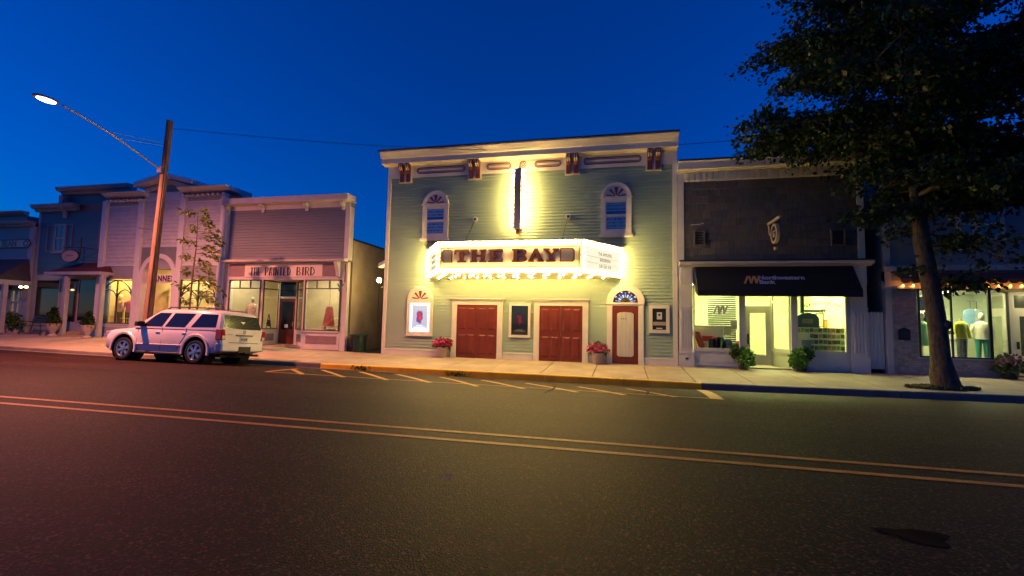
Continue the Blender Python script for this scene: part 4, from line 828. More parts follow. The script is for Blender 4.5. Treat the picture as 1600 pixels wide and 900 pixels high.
xd0, xd1 = W(107, 470, BY + .3)[0], W(128, 470, BY + .3)[0]; dd = MB().box(xd0, xd1, BY + .1, BY + .16, .45, zhd - .1).build('door', M_maroon, BL); MB().box(xd0 + .15, xd1 - .15, BY + .085, BY + .099, .9, zhd - .25).build('door_glass', M_darkglass, dd)
shop_window((xd1 + .15, BY + .02), (L1, BY + .02), .96, zhd - .01, BL, M_ltrim, .06, (), (), M_darkglass)
MB().box(x1_, xd0, BY + .0, BY + .2, .2, zhd - .01).build('pier', M_ltrim, BL)
MB().box(xd0 - .5, xd1 + .5, BY - .95, BY + .01, base_z(-27) - .05, base_z(-27) + .14).build('step', M_conc, BL)

# ================================================================== BEAN SHOP
EY = D + .3
E1 = L0 - .06
BE = thing('bean_shop', 'pale blue clapboard shop with BEAN sign and a posted porch', 'shop')
M_pale = mat('pale blue clapboard', (.14, .25, .32), .6, .08, 1.2, streak=(.3, 1, 1))
ze = W(25, 355, EY)[1]; zpr = W(30, 405, EY)[1]
MB().box(-38, E1, EY, EY + 8, W(30, 432, EY)[1], ze).build('wall', M_pale, BE); clap(-38, E1 - .02, W(30, 410, EY)[1], ze - .02, EY, .16, M_pale, BE)
MB().box(E1 - .3, E1 + .02, EY - .03, EY + .1, .25, ze).build('corner_board', M_ltrim, BE)
MB().prism_x(cornice_prof(EY, ze, ze + .26, .35), -38.2, E1 + .05).build('cornice', M_ltrim, BE)
x_ = W(25, 345, EY)[0]; MB().box(-38.2, W(40, 345, EY)[0], EY + .05, EY + 1.5, ze + .262, ze + .62).build('raised_parapet', M_pale, BE); MB().prism_x(cornice_prof(EY + .05, ze + .621, ze + .82, .4), -38.3, W(43, 345, EY)[0]).build('raised_cornice', M_ltrim, BE)
xs0, xs1, zz0, zz1 = rect(-30, 375, 49, 388, EY)
pts_ = [(xs0, zz0), (xs1 - .15, zz0), (xs1, (zz0 + zz1) / 2 - .08), (xs1, (zz0 + zz1) / 2 + .08), (xs1 - .15, zz1), (xs0, zz1)]
sb_ = MB().prism(pts_, EY - .07, EY - .0185).build('sign_board', mat('dark sign rim', (.02, .02, .025), .5), BE); cxm, czm = (xs0 + xs1) / 2, (zz0 + zz1) / 2
MB().prism([(cxm + (x - cxm) * .985, czm + (z - czm) * .8) for x, z in pts_], EY - .08, EY - .0705).build('sign_face', mat('pale blue sign face', (.28, .36, .42), .55, .08), sb_)
text_mesh('sign_lettering', 'BEAN', .46, M_dark, sb_, (W(17, 381, EY)[0], EY - .084, czm), sx=.95, bold=.02); MB().ring((W(43, 381, EY)[0], czm), .17, .11, EY - .088, EY - .0805, 16).build('emblem', M_dark, sb_, fixn=True)
# porch: hipped roof, posts, lit door behind
xe0, xe1 = -38, W(53, 420, EY)[0]
zev = W(30, 436, EY - 1.3)[1]
b = MB(); b.add([(xe0, EY - 1.5, zev), (xe1 - .1, EY - 1.5, zev), (xe1 - .1, EY - .02, zev), (xe0, EY - .02, zev), (xe0, EY - .02, zpr), (xe1 - .35, EY - .02, zpr)], [(0, 1, 5, 4), (1, 2, 5), (0, 4, 3), (0, 3, 2, 1), (2, 3, 4, 5)]); b.build('porch_roof', mat('dark porch shingles', (.05, .045, .06), .85, .2, 9, .3, 30), BE, fixn=True)
MB().box(xe0, xe1 - .08, EY - 1.52, EY - .02, zev - .26, zev - .002).build('porch_beam', M_ltrim, BE)
for x in (W(8, 470, EY - 1.3)[0], W(8, 470, EY - 1.3)[0] - 2.6): MB().box(x - .09, x + .09, EY - 1.45, EY - 1.27, base_z(x) - .03, zev - .262).build('porch_post', M_ltrim, BE, bevel=.012)
MB().box(E1 - .75, E1, EY - .02, EY + .15, .25, zev + .1).build('pier', M_ltrim, BE)
xd0, xd1 = W(17, 470, EY)[0], W(34, 470, EY)[0]
zt_ = W(25, 452, EY)[1]
wn = shop_window((xd0, EY), (xd1, EY), .75, zt_, BE, M_ltrim, .09, (.5,), (1.9,)); MB().box(xd0, xd1, EY - .02, EY + .1, .25, .745).build('stall_riser', M_ltrim, BE); MB().box(-38, xd0, EY - .015, EY + .1, .25, .9).build('stall_riser', M_ltrim, BE)
MB().box(xd1, E1 - .75, EY, EY + .1, .25, zev + .1).build('pier', M_ltrim, BE); MB().box(xd0 - .3, xd0, EY - .01, EY + .1, .25, zev + .1).build('pier', M_ltrim, BE)
shop_window((-38, EY), (xd0 - .3, EY), .91, zt_, BE, M_ltrim, .08, (.25, .5, .75)); MB().box(-38, E1 - .75, EY - .01, EY + .1, zt_ + .003, W(30, 434, EY)[1] + .35).build('shop_fascia', M_ltrim, BE)
room(BE, -38, E1 - .3, EY + .16, EY + 3.5, .3, 3.1, M_yel, M_wood, M_ceil); lampbox(BE, xd0 + .3, EY + 1.2, 3.1, .3, .3, lm2); lampbox(BE, xd0 - 3, EY + 1.2, 3.1, .3, .3, lm2)
for u, v in ((33, 444.5), (41, 447)):
    x, z = W(u, v, EY - .8); t = thing('porch_light', 'small lit dish lamp under the bean shop porch, %s' % ('over its door' if u < 36 else 'beside the blue shop corner'), 'lamp', (x, EY - .8, zev - .262), group='porch lamps'); MB().lathe([(.05, -.14), (.09, -.10), (.05, -.05)], n=10).build('bowl', emit('porch lamp glow', (1, .72, .35), 8), t, smooth=60); MB().tube([(0, 0, -.06), (0, 0, 0)], .012, 5).build('stem', M_dark, t)

# ================================================================== BANK
KX0, KX1 = TX1 + .01, 8.02
BK = thing('bank_building', 'dark shingled bank with black lettered awning and bright shop windows', 'bank')
M_ktrim = mat('bank white trim', (.56, .53, .50), .5, .06, 2)
M_shin = [mat('dark brown shingle %s' % n, c, .8, .2, 5, .25, 40, streak=(4, 4, .6)) for n, c in (('umber', (.12, .105, .09)), ('soot', (.10, .092, .085)), ('taupe', (.14, .12, .10)), ('slate', (.10, .10, .10)))]
kz1 = W(1200, 412)[1]; kzt = W(1130, 283)[1]
MB().box(KX0, KX1, D + .005, D + .3, kz1, 6.95).build('wall', M_shin[1], BK); MB().box(KX0 + .05, KX1 - .05, D + .31, D + 14, 6.4, 6.5).build('roof', M_dark, BK); MB().box(KX1 - .15, KX1, D + .31, D + 14, -.2, 6.6).build('side_wall', M_ktrim, BK)
cb0, cb1 = KX0 + .22, KX1 - .20
rows = 11; rh = (kzt - kz1 - .05) / rows; nsh = 0
r2 = random.Random(3)
for i in range(rows):
    x = cb0; z0 = kz1 + .05 + i * rh
    while x < cb1 - .05:
        wd = r2.choice((.20, .26, .33, .40, .46)); x1 = min(x + wd, cb1)
        if cb1 - x1 < .1: x1 = cb1
        dz = r2.uniform(-.012, .012)
        MB().add([(x + .006, D - .035, z0 + dz), (x1 - .006, D - .035 + r2.uniform(-.004, .004), z0 + dz), (x1 - .006, D - .002, z0 + rh + .02), (x + .006, D - .002, z0 + rh + .02), (x + .006, D, z0 + dz), (x1 - .006, D, z0 + dz)], [(0, 1, 2, 3), (4, 5, 1, 0), (0, 3, 4), (1, 5, 2)]).build('shingle', r2.choice(M_shin), BK)
        x = x1
for a, c in ((KX0, cb0), (cb1, KX1)): MB().box(a, c, D - .05, D + .1, kz1 + .09, kzt + .02).build('corner_board', M_ktrim, BK)
MB().box(KX0, KX1, D - .045, D, kzt + .021, kzt + .36).build('frieze', M_ktrim, BK)
for i in range(28): 
    x = cb0 + .1 + (cb1 - cb0 - .2) * i / 27; MB().box(x - .06, x + .06, D - .09, D - .0455, kzt + .05, kzt + .34).build('dentil', M_ktrim, BK)
kc = MB().prism_x([(D, kzt + .361), (D - .16, kzt + .361), (D - .18, kzt + .40), (D - .32, kzt + .42), (D - .33, kzt + .66), (D - .38, kzt + .70), (D, kzt + .72)], KX0 + .0, KX1 + .12).build('cornice', M_ktrim, BK)
MB().box(KX0, KX1 + .14, D - .40, D + .4, kzt + .722, kzt + .76).build('roof_edge', M_dark, kc)
MB().prism_x([(D, kz1 - .10), (D - .10, kz1 - .10), (D - .14, kz1 - .06), (D - .30, kz1 - .03), (D - .32, kz1 + .06), (D, kz1 + .09)], KX0 + .03, KX1 + .15).build('lower_cornice', M_ktrim, BK)
MB().box(KX0 + .03, KX1 + .17, D - .34, D, kz1 + .0905, kz1 + .115).build('cornice_cap', M_dark, BK)
for u0, u1, v0, v1 in ((1086, 1099, 362, 382), (1300, 1318, 360, 382)):
    x0, x1, z0, z1 = rect(u0, v0, u1, v1, D - .05); vt = MB().frame(x0 - .04, x1 + .05, z0 - .04, z1 + .04, .045, D - .09, D - .02).build('wall_vent', M_shin[2], BK)
    for k in range(5): z = z0 + (z1 - z0) * (k + .5) / 5; MB().box(x0 + .005, x1 + .004, D - .075, D - .04, z - .02, z + .012).build('slat', M_dark, vt)
    if u0 < 1200: MB().tube([(x0 - .15, D - .05, z1 + .25), (x0 + .15, D - .05, z1 + .27), (x0 + .3, D - .05, z1 + .31)], .008, 5).build('cable_end', M_white, vt)
# fluted pilasters
zp_b = kz1 - .11
for a, c in ((KX0 + .03, W(1082, 500)[0]), (W(1328, 500)[0], KX1)):
    MB().box(a, c, D - .06, D + .15, -.1, zp_b).build('pilaster', M_ktrim, BK); MB().box(a - .02, c + .03, D - .10, D - .0605, -.1, .42).build('plinth', M_ktrim, BK); MB().box(a - .03, c + .05, D - .12, D - .0605, .42, .48).build('plinth_cap', M_ktrim, BK)
    MB().box(a + .06, c - .0, D - .10, D - .0605, zp_b - .62, zp_b - .002).build('capital', M_ktrim, BK); MB().box(a + .14, c - .06, D - .106, D - .1005, zp_b - .54, zp_b - .10).build('capital_panel', M_cream, BK)
    MB().box(a - .01, c + .02, D - .09, D - .0605, 2.05, 2.12).build('band', M_ktrim, BK)
    for k in range(4): x = a + (c - a) * (k + 1) / 5; MB().box(x - .028, x + .028, D - .085, D - .0605, .62, 1.98).build('flute', M_ktrim, BK)
MB().box(W(1073, 558)[0] - .05, W(1073, 558)[0] + .05, D - .115, D - .1005, .2, .27).build('outlet_cover', M_dark, BK)
# storefront glazing (door recessed)
kh = W(1200, 459)[1]; ks = W(1120, 546)[1]
RK = D + 1.2
wl0, wl1 = W(1083, 500)[0], W(1157, 500)[0]; wr0, wr1 = W(1243, 500)[0], W(1322, 500)[0]
kd0, kd1 = W(1165, 500, RK)[0], W(1203, 500, RK)[0]
M_kint = mat('bank cream frame', (.50, .47, .36), .5, .05)
for a, c in ((wl0, wl1), (wr0, wr1 + .02)):
    seg((a, D), (c, D), -.09, ks - .07, .06, 'stall_riser', M_ktrim, BK, off=-.04); seg((a, D), (c, D), .02, .10, .03, 'riser_moulding', M_ktrim, BK, off=.021); seg((a, D), (c, D), ks - .07, ks, .12, 'sill', M_ktrim, BK, off=-.04)
    shop_window((a, D), (c, D), ks, kh + .35, BK, M_kint, .05)
seg((wr0 + .3, D), (wr1 - .3, D), .14, ks - .16, .02, 'riser_panel', M_ktrim, BK, off=.021); seg((wl0 + .25, D), (wl1 - .25, D), .14, ks - .16, .02, 'riser_panel', M_ktrim, BK, off=.021)
MB().box(wr1 + .02, W(1330, 500)[0], D - .01, D + .15, -.09, kh + .35).build('pier', M_ktrim, BK)
for x in (wl1 + .07, wr0 - .08): MB().box(x - .07, x + .075, D - .05, D + .12, -.09, kh + .35).build('post', M_ktrim, BK)
for a, c in (((wl1 + .1, D + .08), (kd0 - .09, RK)), ((kd1 + .09, RK), (wr0 - .12, D + .06))):
    seg(a, c, -.07, ks - .07, .06, 'stall_riser', M_kint, BK, off=-.04); seg(a, c, ks - .07, ks, .1, 'sill', M_kint, BK, off=-.04); shop_window(a, c, ks, kh + .35, BK, M_kint, .07, (), (2.35,))
kdoor = MB().frame(kd0, kd1, 0.02, 2.10, .15, RK, RK + .05, .35).build('door', M_kint, BK); MB().box(kd0 + .15, kd1 - .15, RK + .02, RK + .026, .37, 1.95).build('door_glass', M_glass, kdoor)
MB().box(kd0 + .05, kd0 + .09, RK - .07, RK - .001, .78, 1.15).build('handle', M_dark, kdoor)
MB().box(kd0, kd1, RK, RK + .06, 2.102, 2.20).build('door_head', M_kint, BK); MB().box(kd0 - .08, kd0 - .002, RK - .02, RK + .08, 0, kh + .3).build('jamb', M_kint, BK); MB().box(kd1 + .002, kd1 + .08, RK - .02, RK + .08, 0, kh + .3).build('jamb', M_kint, BK)
MB().box(kd0, kd1, RK + .01, RK + .016, 2.201, kh + .3).build('transom_light', M_glass, BK)
MB().prism_z([(wl1 + .1, D - .0), (wr0 - .1, D - .0), (kd1 + .05, RK + .03), (kd0 - .05, RK + .03)], -.09, .005).build('porch_floor', M_conc, BK)
M_kwall = mat('bank cream wall', (.62, .60, .42), .8, .06, 1); M_kfloor = mat('bank carpet', (.15, .14, .08), .95, .2, 8)
room(BK, KX0 + .15, KX1 - .2, D + .16, D + 5.5, -.06, 3.25, M_kwall, M_kfloor, M_ceil)
fl_ = emit('greenish fluorescent panel', (.96, 1.0, .36), 40)
for x in (3.2, 5.0, 6.8):
    for y in (D + 1.3, D + 3.4): lampbox(BK, x, y, 3.25, 1.15, .55, fl_)
MB().box(KX0 + .1, KX1 - .1, D, D + .2, kh + .352, kz1 - .101).build('head_wall', M_ktrim, BK)
# awning
aw0, aw1 = W(1083, 440)[0] + .05, W(1331, 440)[0]
azt, azb = kz1 - .11, W(1200, 463, D - .75)[1]; AYF = D - .75
b = MB(); b.add([(aw0, D - .11, azt), (aw1, D - .11, azt), (aw1, AYF, azb + .22), (aw0, AYF, azb + .22), (aw0, AYF, azb), (aw1, AYF, azb), (aw0, D - .11, azb + .2), (aw1, D - .11, azb + .2)],
      [(0, 3, 2, 1), (3, 4, 5, 2), (0, 6, 4, 3), (1, 2, 5, 7)])
M_aw = mat('black awning canvas', (.008, .008, .010), .75, .2, 4, .15, 120)
awn = b.build('awning', M_aw, BK); awn['label'] = 'black canvas awning lettered Northwestern Bank'
sm = awn.modifiers.new('s', 'SOLIDIFY'); sm.thickness = .012; bake(awn)
MB().tube([(aw0 + .02, D - .1, azb + .15), (aw0 + .02, AYF + .03, azb + .02)], .015, 6).build('awning_arm', M_dark, awn); MB().tube([(aw1 - .02, D - .1, azb + .15), (aw1 - .02, AYF + .03, azb + .02)], .015, 6).build('awning_arm', M_dark, awn)
tilt = math.atan2(azt - azb - .22, (D - .11) - AYF)
def on_aw(u, v):
    d = ray(u, v); n = Vector((0, -math.sin(tilt), math.cos(tilt))); p0 = Vector((0, AYF, azb + .22)); o = Vector((0, 0, CH)); dd = Vector(d); s_ = (p0 - o).dot(n) / dd.dot(n); return o + dd * s_ + n * .016
M_lav = mat('lavender print', (.36, .38, .62), .6, .05); M_org = mat('tan orange print', (.42, .22, .10), .6, .05)
p = on_aw(1184.5, 434.5); text_mesh('awning_lettering', 'Northwestern', .245, M_lav, awn, p, (tilt, 0, 0), 1.0, .001, .007, 'LEFT'); p = on_aw(1186, 441.2); text_mesh('awning_lettering', 'Bank', .245, M_lav, awn, p, (tilt, 0, 0), 1.0, .001, .007, 'LEFT')
def slants(parent, place, m_, rot, s_=1.0, name='emblem_stroke'):
    for k, (x0, x1, lean) in enumerate(((0, .07, .14), (.15, .22, .0), (.19, .26, .14), (.32, .39, .0), (.36, .43, .14))):
        xa = [(x0, 0), (x1, 0), (x1 + lean - .0, .34), (x0 + lean, .34)] if lean else [(x0 + .03, .34), (x1 + .03, .34), (x1 + .06, 0), (x0 + .06, 0)]
        b = MB(); b.add([(x * s_, z * s_, 0) for x, z in xa] + [(x * s_, z * s_, .004 + k * .0008) for x, z in xa], [(0, 1, 2, 3), (7, 6, 5, 4), (0, 4, 5, 1), (1, 5, 6, 2), (2, 6, 7, 3), (3, 7, 4, 0)]); o = b.build(name, m_, parent, fixn=True); o.location = place; o.rotation_euler = rot
slants(awn, on_aw(1162, 443.5), M_org, (tilt, 0, 0), 1.0)
M_gw = mat('pale window lettering', (.62, .66, .48), .6, .05)
xw, zw = W(1113, 491, D - .07); slants(BK, (xw, D - .07, zw), M_gw, (R(90), 0, 0), .95, 'window_emblem')
b0, b1 = W(1258, 478)[0], W(1312, 478)[0]; cxb = (b0 + b1) / 2
for i, ch in enumerate('NORTHWESTERN BANK'):
    if ch == ' ': continue
    f = (i / 16 - .5) * 2; text_mesh('window_lettering', ch, .14, M_dark, BK, (cxb + f * (b1 - b0) / 2, D - .068, W(1285, 474)[1] - .10 * f * f), (R(90), f * R(17), 0), .9, .001)
xw, zw = W(1280, 489, D - .07); slants(BK, (xw, D - .07, zw), mat('olive window print', (.25, .28, .12), .6), (R(90), 0, 0), .4, 'window_emblem')
# round bracket sign on the shingles
xo, zo = W(1211, 365, D - .72); t = thing('round_bracket_sign', 'round black emblem sign with pale ring hung from a scrolled bracket on dark shingles', 'sign', (xo, D - .72, zo), R(90))
M_ring = mat('pale bronze ring', (.42, .33, .24), .5, .1)
MB().ring((0, 0), .30, .01, -.03, .03, 26).build('disc', M_black, t, fixn=True); MB().ring((0, 0), .34, .265, -.05, .05, 26).build('ring', M_ring, t, fixn=True)
for yy, rz_ in ((-.033, 0), (.033, math.pi)):
    b = MB(); b.box(-.12, .16, -.008, .0, .05, .10); b.box(-.12, -.06, -.008, 0, -.12, .05); b.box(-.06, .06, -.008, 0, -.12, -.07); b.box(.0, .06, -.008, 0, -.07, .0); o = b.build('emblem', M_ring, t); o.location = (0, yy, 0); o.rotation_euler = (0, 0, rz_)
MB().tube([(-.55, 0, .47), (.70, 0, .47)], .05, 8).build('arm', M_ring, t); MB().tube([(.68, 0, .45), (.62, 0, .1), (.42, 0, -.02)], .03, 6).build('scroll', M_ring, t); MB().box(-.09, .09, -.03, .03, -.56, -.46).build('drop_plate', mat('orange bronze plate', (.5, .25, .1), .5), t)
MB().tube([(0, 0, -.34), (0, 0, -.46)], .012, 5).build('link', M_dark, t)
# bank interior things
M_blind = mat('white blind slats', (.62, .60, .50), .6, .05)
def blind(x0, x1, z0, z1, y, label, n=16):
    o = thing('window_blind', label, 'blind', ((x0 + x1) / 2, y, z0)); b = MB()
    for k in range(n): z = (z1 - z0) * (k + .5) / n; b.add([(-(x1 - x0) / 2, -.012, z - .012), ((x1 - x0) / 2, -.012, z - .012), ((x1 - x0) / 2, .012, z + .012), (-(x1 - x0) / 2, .012, z + .012)], [(0, 1, 2, 3)])
    stuff(b.build('slats', M_blind, o)); MB().box(-(x1 - x0) / 2, (x1 - x0) / 2, -.03, .03, z1 - z0, z1 - z0 + .05).build('head_rail', M_blind, o); MB().box(-(x1 - x0) / 2, (x1 - x0) / 2, -.02, .02, -.03, -.005).build('bottom_rail', M_blind, o); return o
blind(kd0 + .16, kd1 - .16, .40, 1.94, RK + .1, 'white slatted blind behind the bank door glass', 24)
blind(W(1106, 500, D + 1.0)[0], W(1150, 500, D + 1.0)[0], .7, 2.75, D + 1.0, 'wide white blind hung behind the left bank window', 26)
MB().box(W(1106, 500, D + 1.4)[0], W(1150, 500, D + 1.4)[0], D + 1.4, D + 1.45, -.05, 3.2).build('partition', mat('dark office partition', (.10, .11, .09), .7, .1), BK)
# striped deck chair, sign, boxes in the left window
def card(name, label, cat, x, y, z, wd, h, m_, lean=0.0, rz=0.0, t=.03):
    o = MB().box(-wd / 2, wd / 2, -t / 2, t / 2, 0, h).build(name, m_, bevel=.004); o.location = (x, y, z); o.rotation_euler = (lean, 0, rz); return tag(o, label, cat)
shf = D + .45; MB().box(wl0 + .02, wl1 - .02, D + .1, D + .9, .38, .44).build('window_shelf', M_kint, BK); MB().box(wr0 + .02, wr1 - .02, D + .1, D + .9, .38, .44).build('window_shelf', M_kint, BK)
x = W(1092, 540, shf)[0]; t = thing('deck_chair', 'orange striped folding deck chair in the bank window', 'chair', (x, shf, .44), R(0)); M_strip = mat('orange red striped canvas', (.55, .10, .03), .7, .45, 12, streak=(14, .2, .2))
MB().prism([(-.24, .78), (.0, .76), (.22, .10), (.0, .10)], -.20, .20).build('canvas', M_strip, t, fixn=True)
for yy in (-.22, .22): MB().tube([(-.2, yy, .80), (.2, yy, 0)], .016, 6).build('rail', M_wood, t); MB().tube([(-.15, yy, 0), (.2, yy, .35)], .016, 6).build('rail', M_wood, t)
card('white_screen', 'large blank white display board behind the bank window', 'board', W(1108, 520, D + .8)[0], D + .8, .44, 1.0, 1.0, M_white)
card('red_sign', 'small tilted red lettered sign in the bank window', 'sign', W(1107, 528, shf)[0], shf, .86, .48, .2, mat('red sign card', (.55, .06, .03), .6, .25, 9), 0, R(15))
rb = random.Random(5); cc = [(.03, .05, .05), (.35, .09, .05), (.1, .18, .1), (.5, .45, .3), (.08, .1, .2), (.45, .25, .05), (.02, .02, .02), (.5, .1, .12)]
nm = ['black', 'rust', 'bottle green', 'straw', 'navy', 'amber', 'charcoal', 'cherry']
for i, u in enumerate((1113, 1119, 1125, 1131, 1137, 1143, 1149, 1155)):
    wd, hh = rb.uniform(.16, .3), rb.uniform(.2, .55); x = W(u, 540, shf)[0]
    tag(MB().box(x - wd / 2, x + wd / 2, shf - .1, shf + .1, .44, .44 + hh).prism([(x - wd / 2, .44 + hh), (x + wd / 2, .44 + hh), (x + wd * .3, .44 + hh + .06), (x - wd * .3, .44 + hh + .06)], shf - .1, shf + .1).build('gift_bag', mat(nm[i] + ' gift bag', cc[i], .6, .3, 8), bevel=.005), '%s coloured paper gift bag on the bank window shelf' % nm[i], 'bag')
for i, (u, v, wd, hh, c, nme) in enumerate(((1137, 522, .26, .3, (.5, .42, .25), 'tan'), (1147, 515, .22, .34, (.55, .5, .4), 'ivory'))):
    x, z = W(u, v, D + .75); card('photo_card', '%s printed card propped behind the bank gift bags' % nme, 'card', x, D + .75, z, wd, hh, mat(nme + ' printed card', c, .6, .4, 12))
# right window: photo board, dark domed chest, blue poster, frames
xb0, xb1, zb0_, zb1_ = W(1245, 540, D + .5)[0], W(1320, 530, D + .5)[0], .44, W(1280, 512, D + .5)[1]
pb = thing('photo_board', 'wide cream board covered with rows of small photographs in the bank window', 'board', ((xb0 + xb1) / 2, D + .5, zb0_))
MB().box(-(xb1 - xb0) / 2, (xb1 - xb0) / 2, 0, .04, 0, zb1_ - zb0_).build('board', M_kwall, pb)
pcols = [mat('photo print %d' % i, c, .5, .6, 14) for i, c in enumerate(((.10, .26, .05), (.30, .18, .08), (.07, .14, .06), (.45, .26, .10), (.20, .34, .20), (.04, .06, .05)))]
nc = 11
for i in range(nc):
    for j in range(5):
        if i < 3 and j < 4: continue
        cwid = (xb1 - xb0) / nc; x = -(xb1 - xb0) / 2 + (i + .5) * cwid + rb.uniform(-.01, .01); z = (zb1_ - zb0_) * (j + .5) / 5 + rb.uniform(-.01, .01)
        MB().box(x - cwid * .44, x + cwid * .44, -.012 - rb.random() * .004, -.001, z - .068, z + .068).build('photo', rb.choice(pcols), pb)
card('blue_poster', 'upright blue and brown poster before the photo board', 'poster', W(1260, 530, D + .38)[0], D + .38, .44, .30, .56, mat('blue seaside print', (.06, .14, .36), .5, .4, 3, var2=(.16, .09, .04)))
x, z = W(1261, 505, D + .6); t = thing('domed_clock', 'dark dome topped mantel clock above the photo board', 'clock', (x, D + .62, zb1_ + .0)); MB().prism([(-.36, -.02)] + [(.36 * math.cos(a), .28 + .24 * math.sin(a)) for a in np.linspace(math.pi, 0, 15)] + [(.36, -.02)], -.1, .1).build('case', mat('black green case', (.015, .03, .015), .6, .3), t, fixn=True); MB().box(-.18, .16, -.115, -.101, .14, .30).build('nameplate', mat('brass olive', (.14, .1, .03), .5), t)
MB().box(-.34, .34, -.08, .08, -zb1_ + .44, -.021).build('stand', M_kint, t)
for i, (u, v, wd, hh, nme, c) in enumerate(((1270, 500, .25, .5, 'grey', (.4, .45, .32)), (1281, 500, .28, .55, 'pale', (.5, .5, .42)), (1294, 508, .34, .4, 'orange', (.7, .33, .02)), (1308, 492, .22, .7, 'golden', (.62, .36, .02)), (1317, 490, .2, 1.0, 'green', (.10, .35, .12)))):
    x, z = W(u, v, D + 2.6); t = thing('framed_picture', '%s picture in a dark frame inside the bank, past the photo board' % nme, 'picture', (x, D + 2.6, z - hh / 2)); MB().frame(-wd / 2, wd / 2, 0, hh, .03, -.02, .02).build('frame', M_wood, t); MB().box(-wd / 2 + .03, wd / 2 - .03, 0, .01, .03, hh - .03).build('print', mat(nme + ' picture print', c, .6, .25, 7), t)
    MB().box(-.02, .02, .022, .04, -z + hh / 2 - .03, .02).build('easel_post', M_wood, t)
MB().box(W(1257, 480, D + 3)[0], W(1298, 480, D + 3)[0], D + 3, D + 3.05, W(1277, 486, D + 3)[1] - .05, W(1277, 486, D + 3)[1] + .05).build('ceiling_rail', M_dark, BK)
MB().box(W(1254, 480, D + .8)[0] - .05, W(1254, 480, D + .8)[0] + .05, D + .8, D + .9, 1.5, 3.2).build('partition_post', M_dark, BK); MB().box(W(1297, 500, D + 3)[0], W(1300, 500, D + 3)[0], D + 3.0, D + 3.06, -.05, W(1277, 486, D + 3)[1]).build('partition_post', M_dark, BK)

# ================================================================== ALLEY GATE + BACK WALL
gx0_, gx1_ = KX1 + .03, 8.55
gt = thing('picket_gate', 'white picket gate closing the gap beside the bank', 'gate', ((gx0_ + gx1_) / 2, D + .1, -.03)); wg = gx1_ - gx0_
for k in range(5):
    x = -wg / 2 + wg * (k + .5) / 5; MB().prism([(x - .046, .13), (x + .046, .13), (x + .046, 2.0), (x, 2.05), (x - .046, 2.0)], -.012, .012).build('picket', M_ktrim, gt)
for z in (.4, 1.7): MB().box(-wg / 2 + .01, wg / 2 - .01, .013, .05, z, z + .09).build('rail', M_ktrim, gt)
bh = thing('rear_house', 'dim blue rear house with sloping roof seen down the gap', 'house'); M_rear = mat('deep blue rear siding', (.06, .12, .17), .7, .1)
MB().box(6.9, 12.4, D + 6, D + 12, -.2, 7.0).build('wall', M_rear, bh); MB().prism([(6.5, 6.7), (9.65, 9.4), (12.8, 6.7), (12.8, 6.95), (9.65, 9.65), (6.5, 6.95)], D + 5.6, D + 12.2).build('roof', M_dark, bh, fixn=True); MB().prism([(6.9, 7.0), (12.4, 7.0), (9.65, 9.37)], D + 6, D + 12).build('gable_wall', M_rear, bh, fixn=True)

# ================================================================== RIGHT SHOP
RX0, RX1 = 8.58, 17.5
RS = thing('awning_shop', 'grey blue clapboard shop with bulb lit red valance and pale brick base', 'shop')
M_rsid = mat('grey blue clapboard', (.20, .22, .25), .6, .08, 1.2, streak=(.3, 1, 1)); M_rtrim = mat('dim white trim', (.45, .43, .42), .55, .06)
rz0 = W(1500, 424)[1]; rzt = 7.4
MB().box(RX0, RX1, D, D + .3, rz0 - .3, rzt).build('wall', M_rsid, RS); MB().box(RX0, RX0 + .15, D + .3, D + 5.5, -.2, rzt).build('side_wall', M_rsid, RS); MB().box(RX0, RX1, D + .3, D + 9, rzt - .3, rzt - .2).build('roof', M_dark, RS)
clap(RX0 + .16, RX1, rz0 + .2, rzt - .25, D, .13, M_rsid, RS); MB().box(RX0 - .01, RX0 + .17, D - .035, D + .1, rz0 + .0, rzt - .2).build('corner_board', M_rtrim, RS)
MB().prism_x(cornice_prof(D, rzt - .25, rzt + .2, .45), RX0 - .15, RX1).build('cornice', M_rtrim, RS); MB().prism_x([(D, rz0), (D - .12, rz0 + .02), (D - .14, rz0 + .16), (D, rz0 + .22)], RX0 - .02, RX1).build('belt_course', M_rtrim, RS)
for u0, u1 in ((1500, 1517), (1530, 1562)):
    x0, x1, z0, z1 = rect(u0, 335, u1, 366); wn = MB().frame(x0 - .12, x1 + .12, z0 - .1, z1 + .12, .115, D - .05, D - .001).build('window', M_rtrim, RS); MB().box(x0 - .01, x1 + .01, D - .024, D - .019, z0, z1 + .01).build('pane', mat('sky lit glass', (.05, .08, .1), .05, .1, spec=1), wn)
    zm = (z0 + z1) / 2; MB().box(x0, x1, D - .04, D - .0245, zm - .03, zm + .03).build('sash_bar', M_rtrim, wn); MB().box(x0 - .2, x1 + .2, D - .1, D - .0505, z0 - .2, z0 - .1).build('sill', M_rtrim, wn)
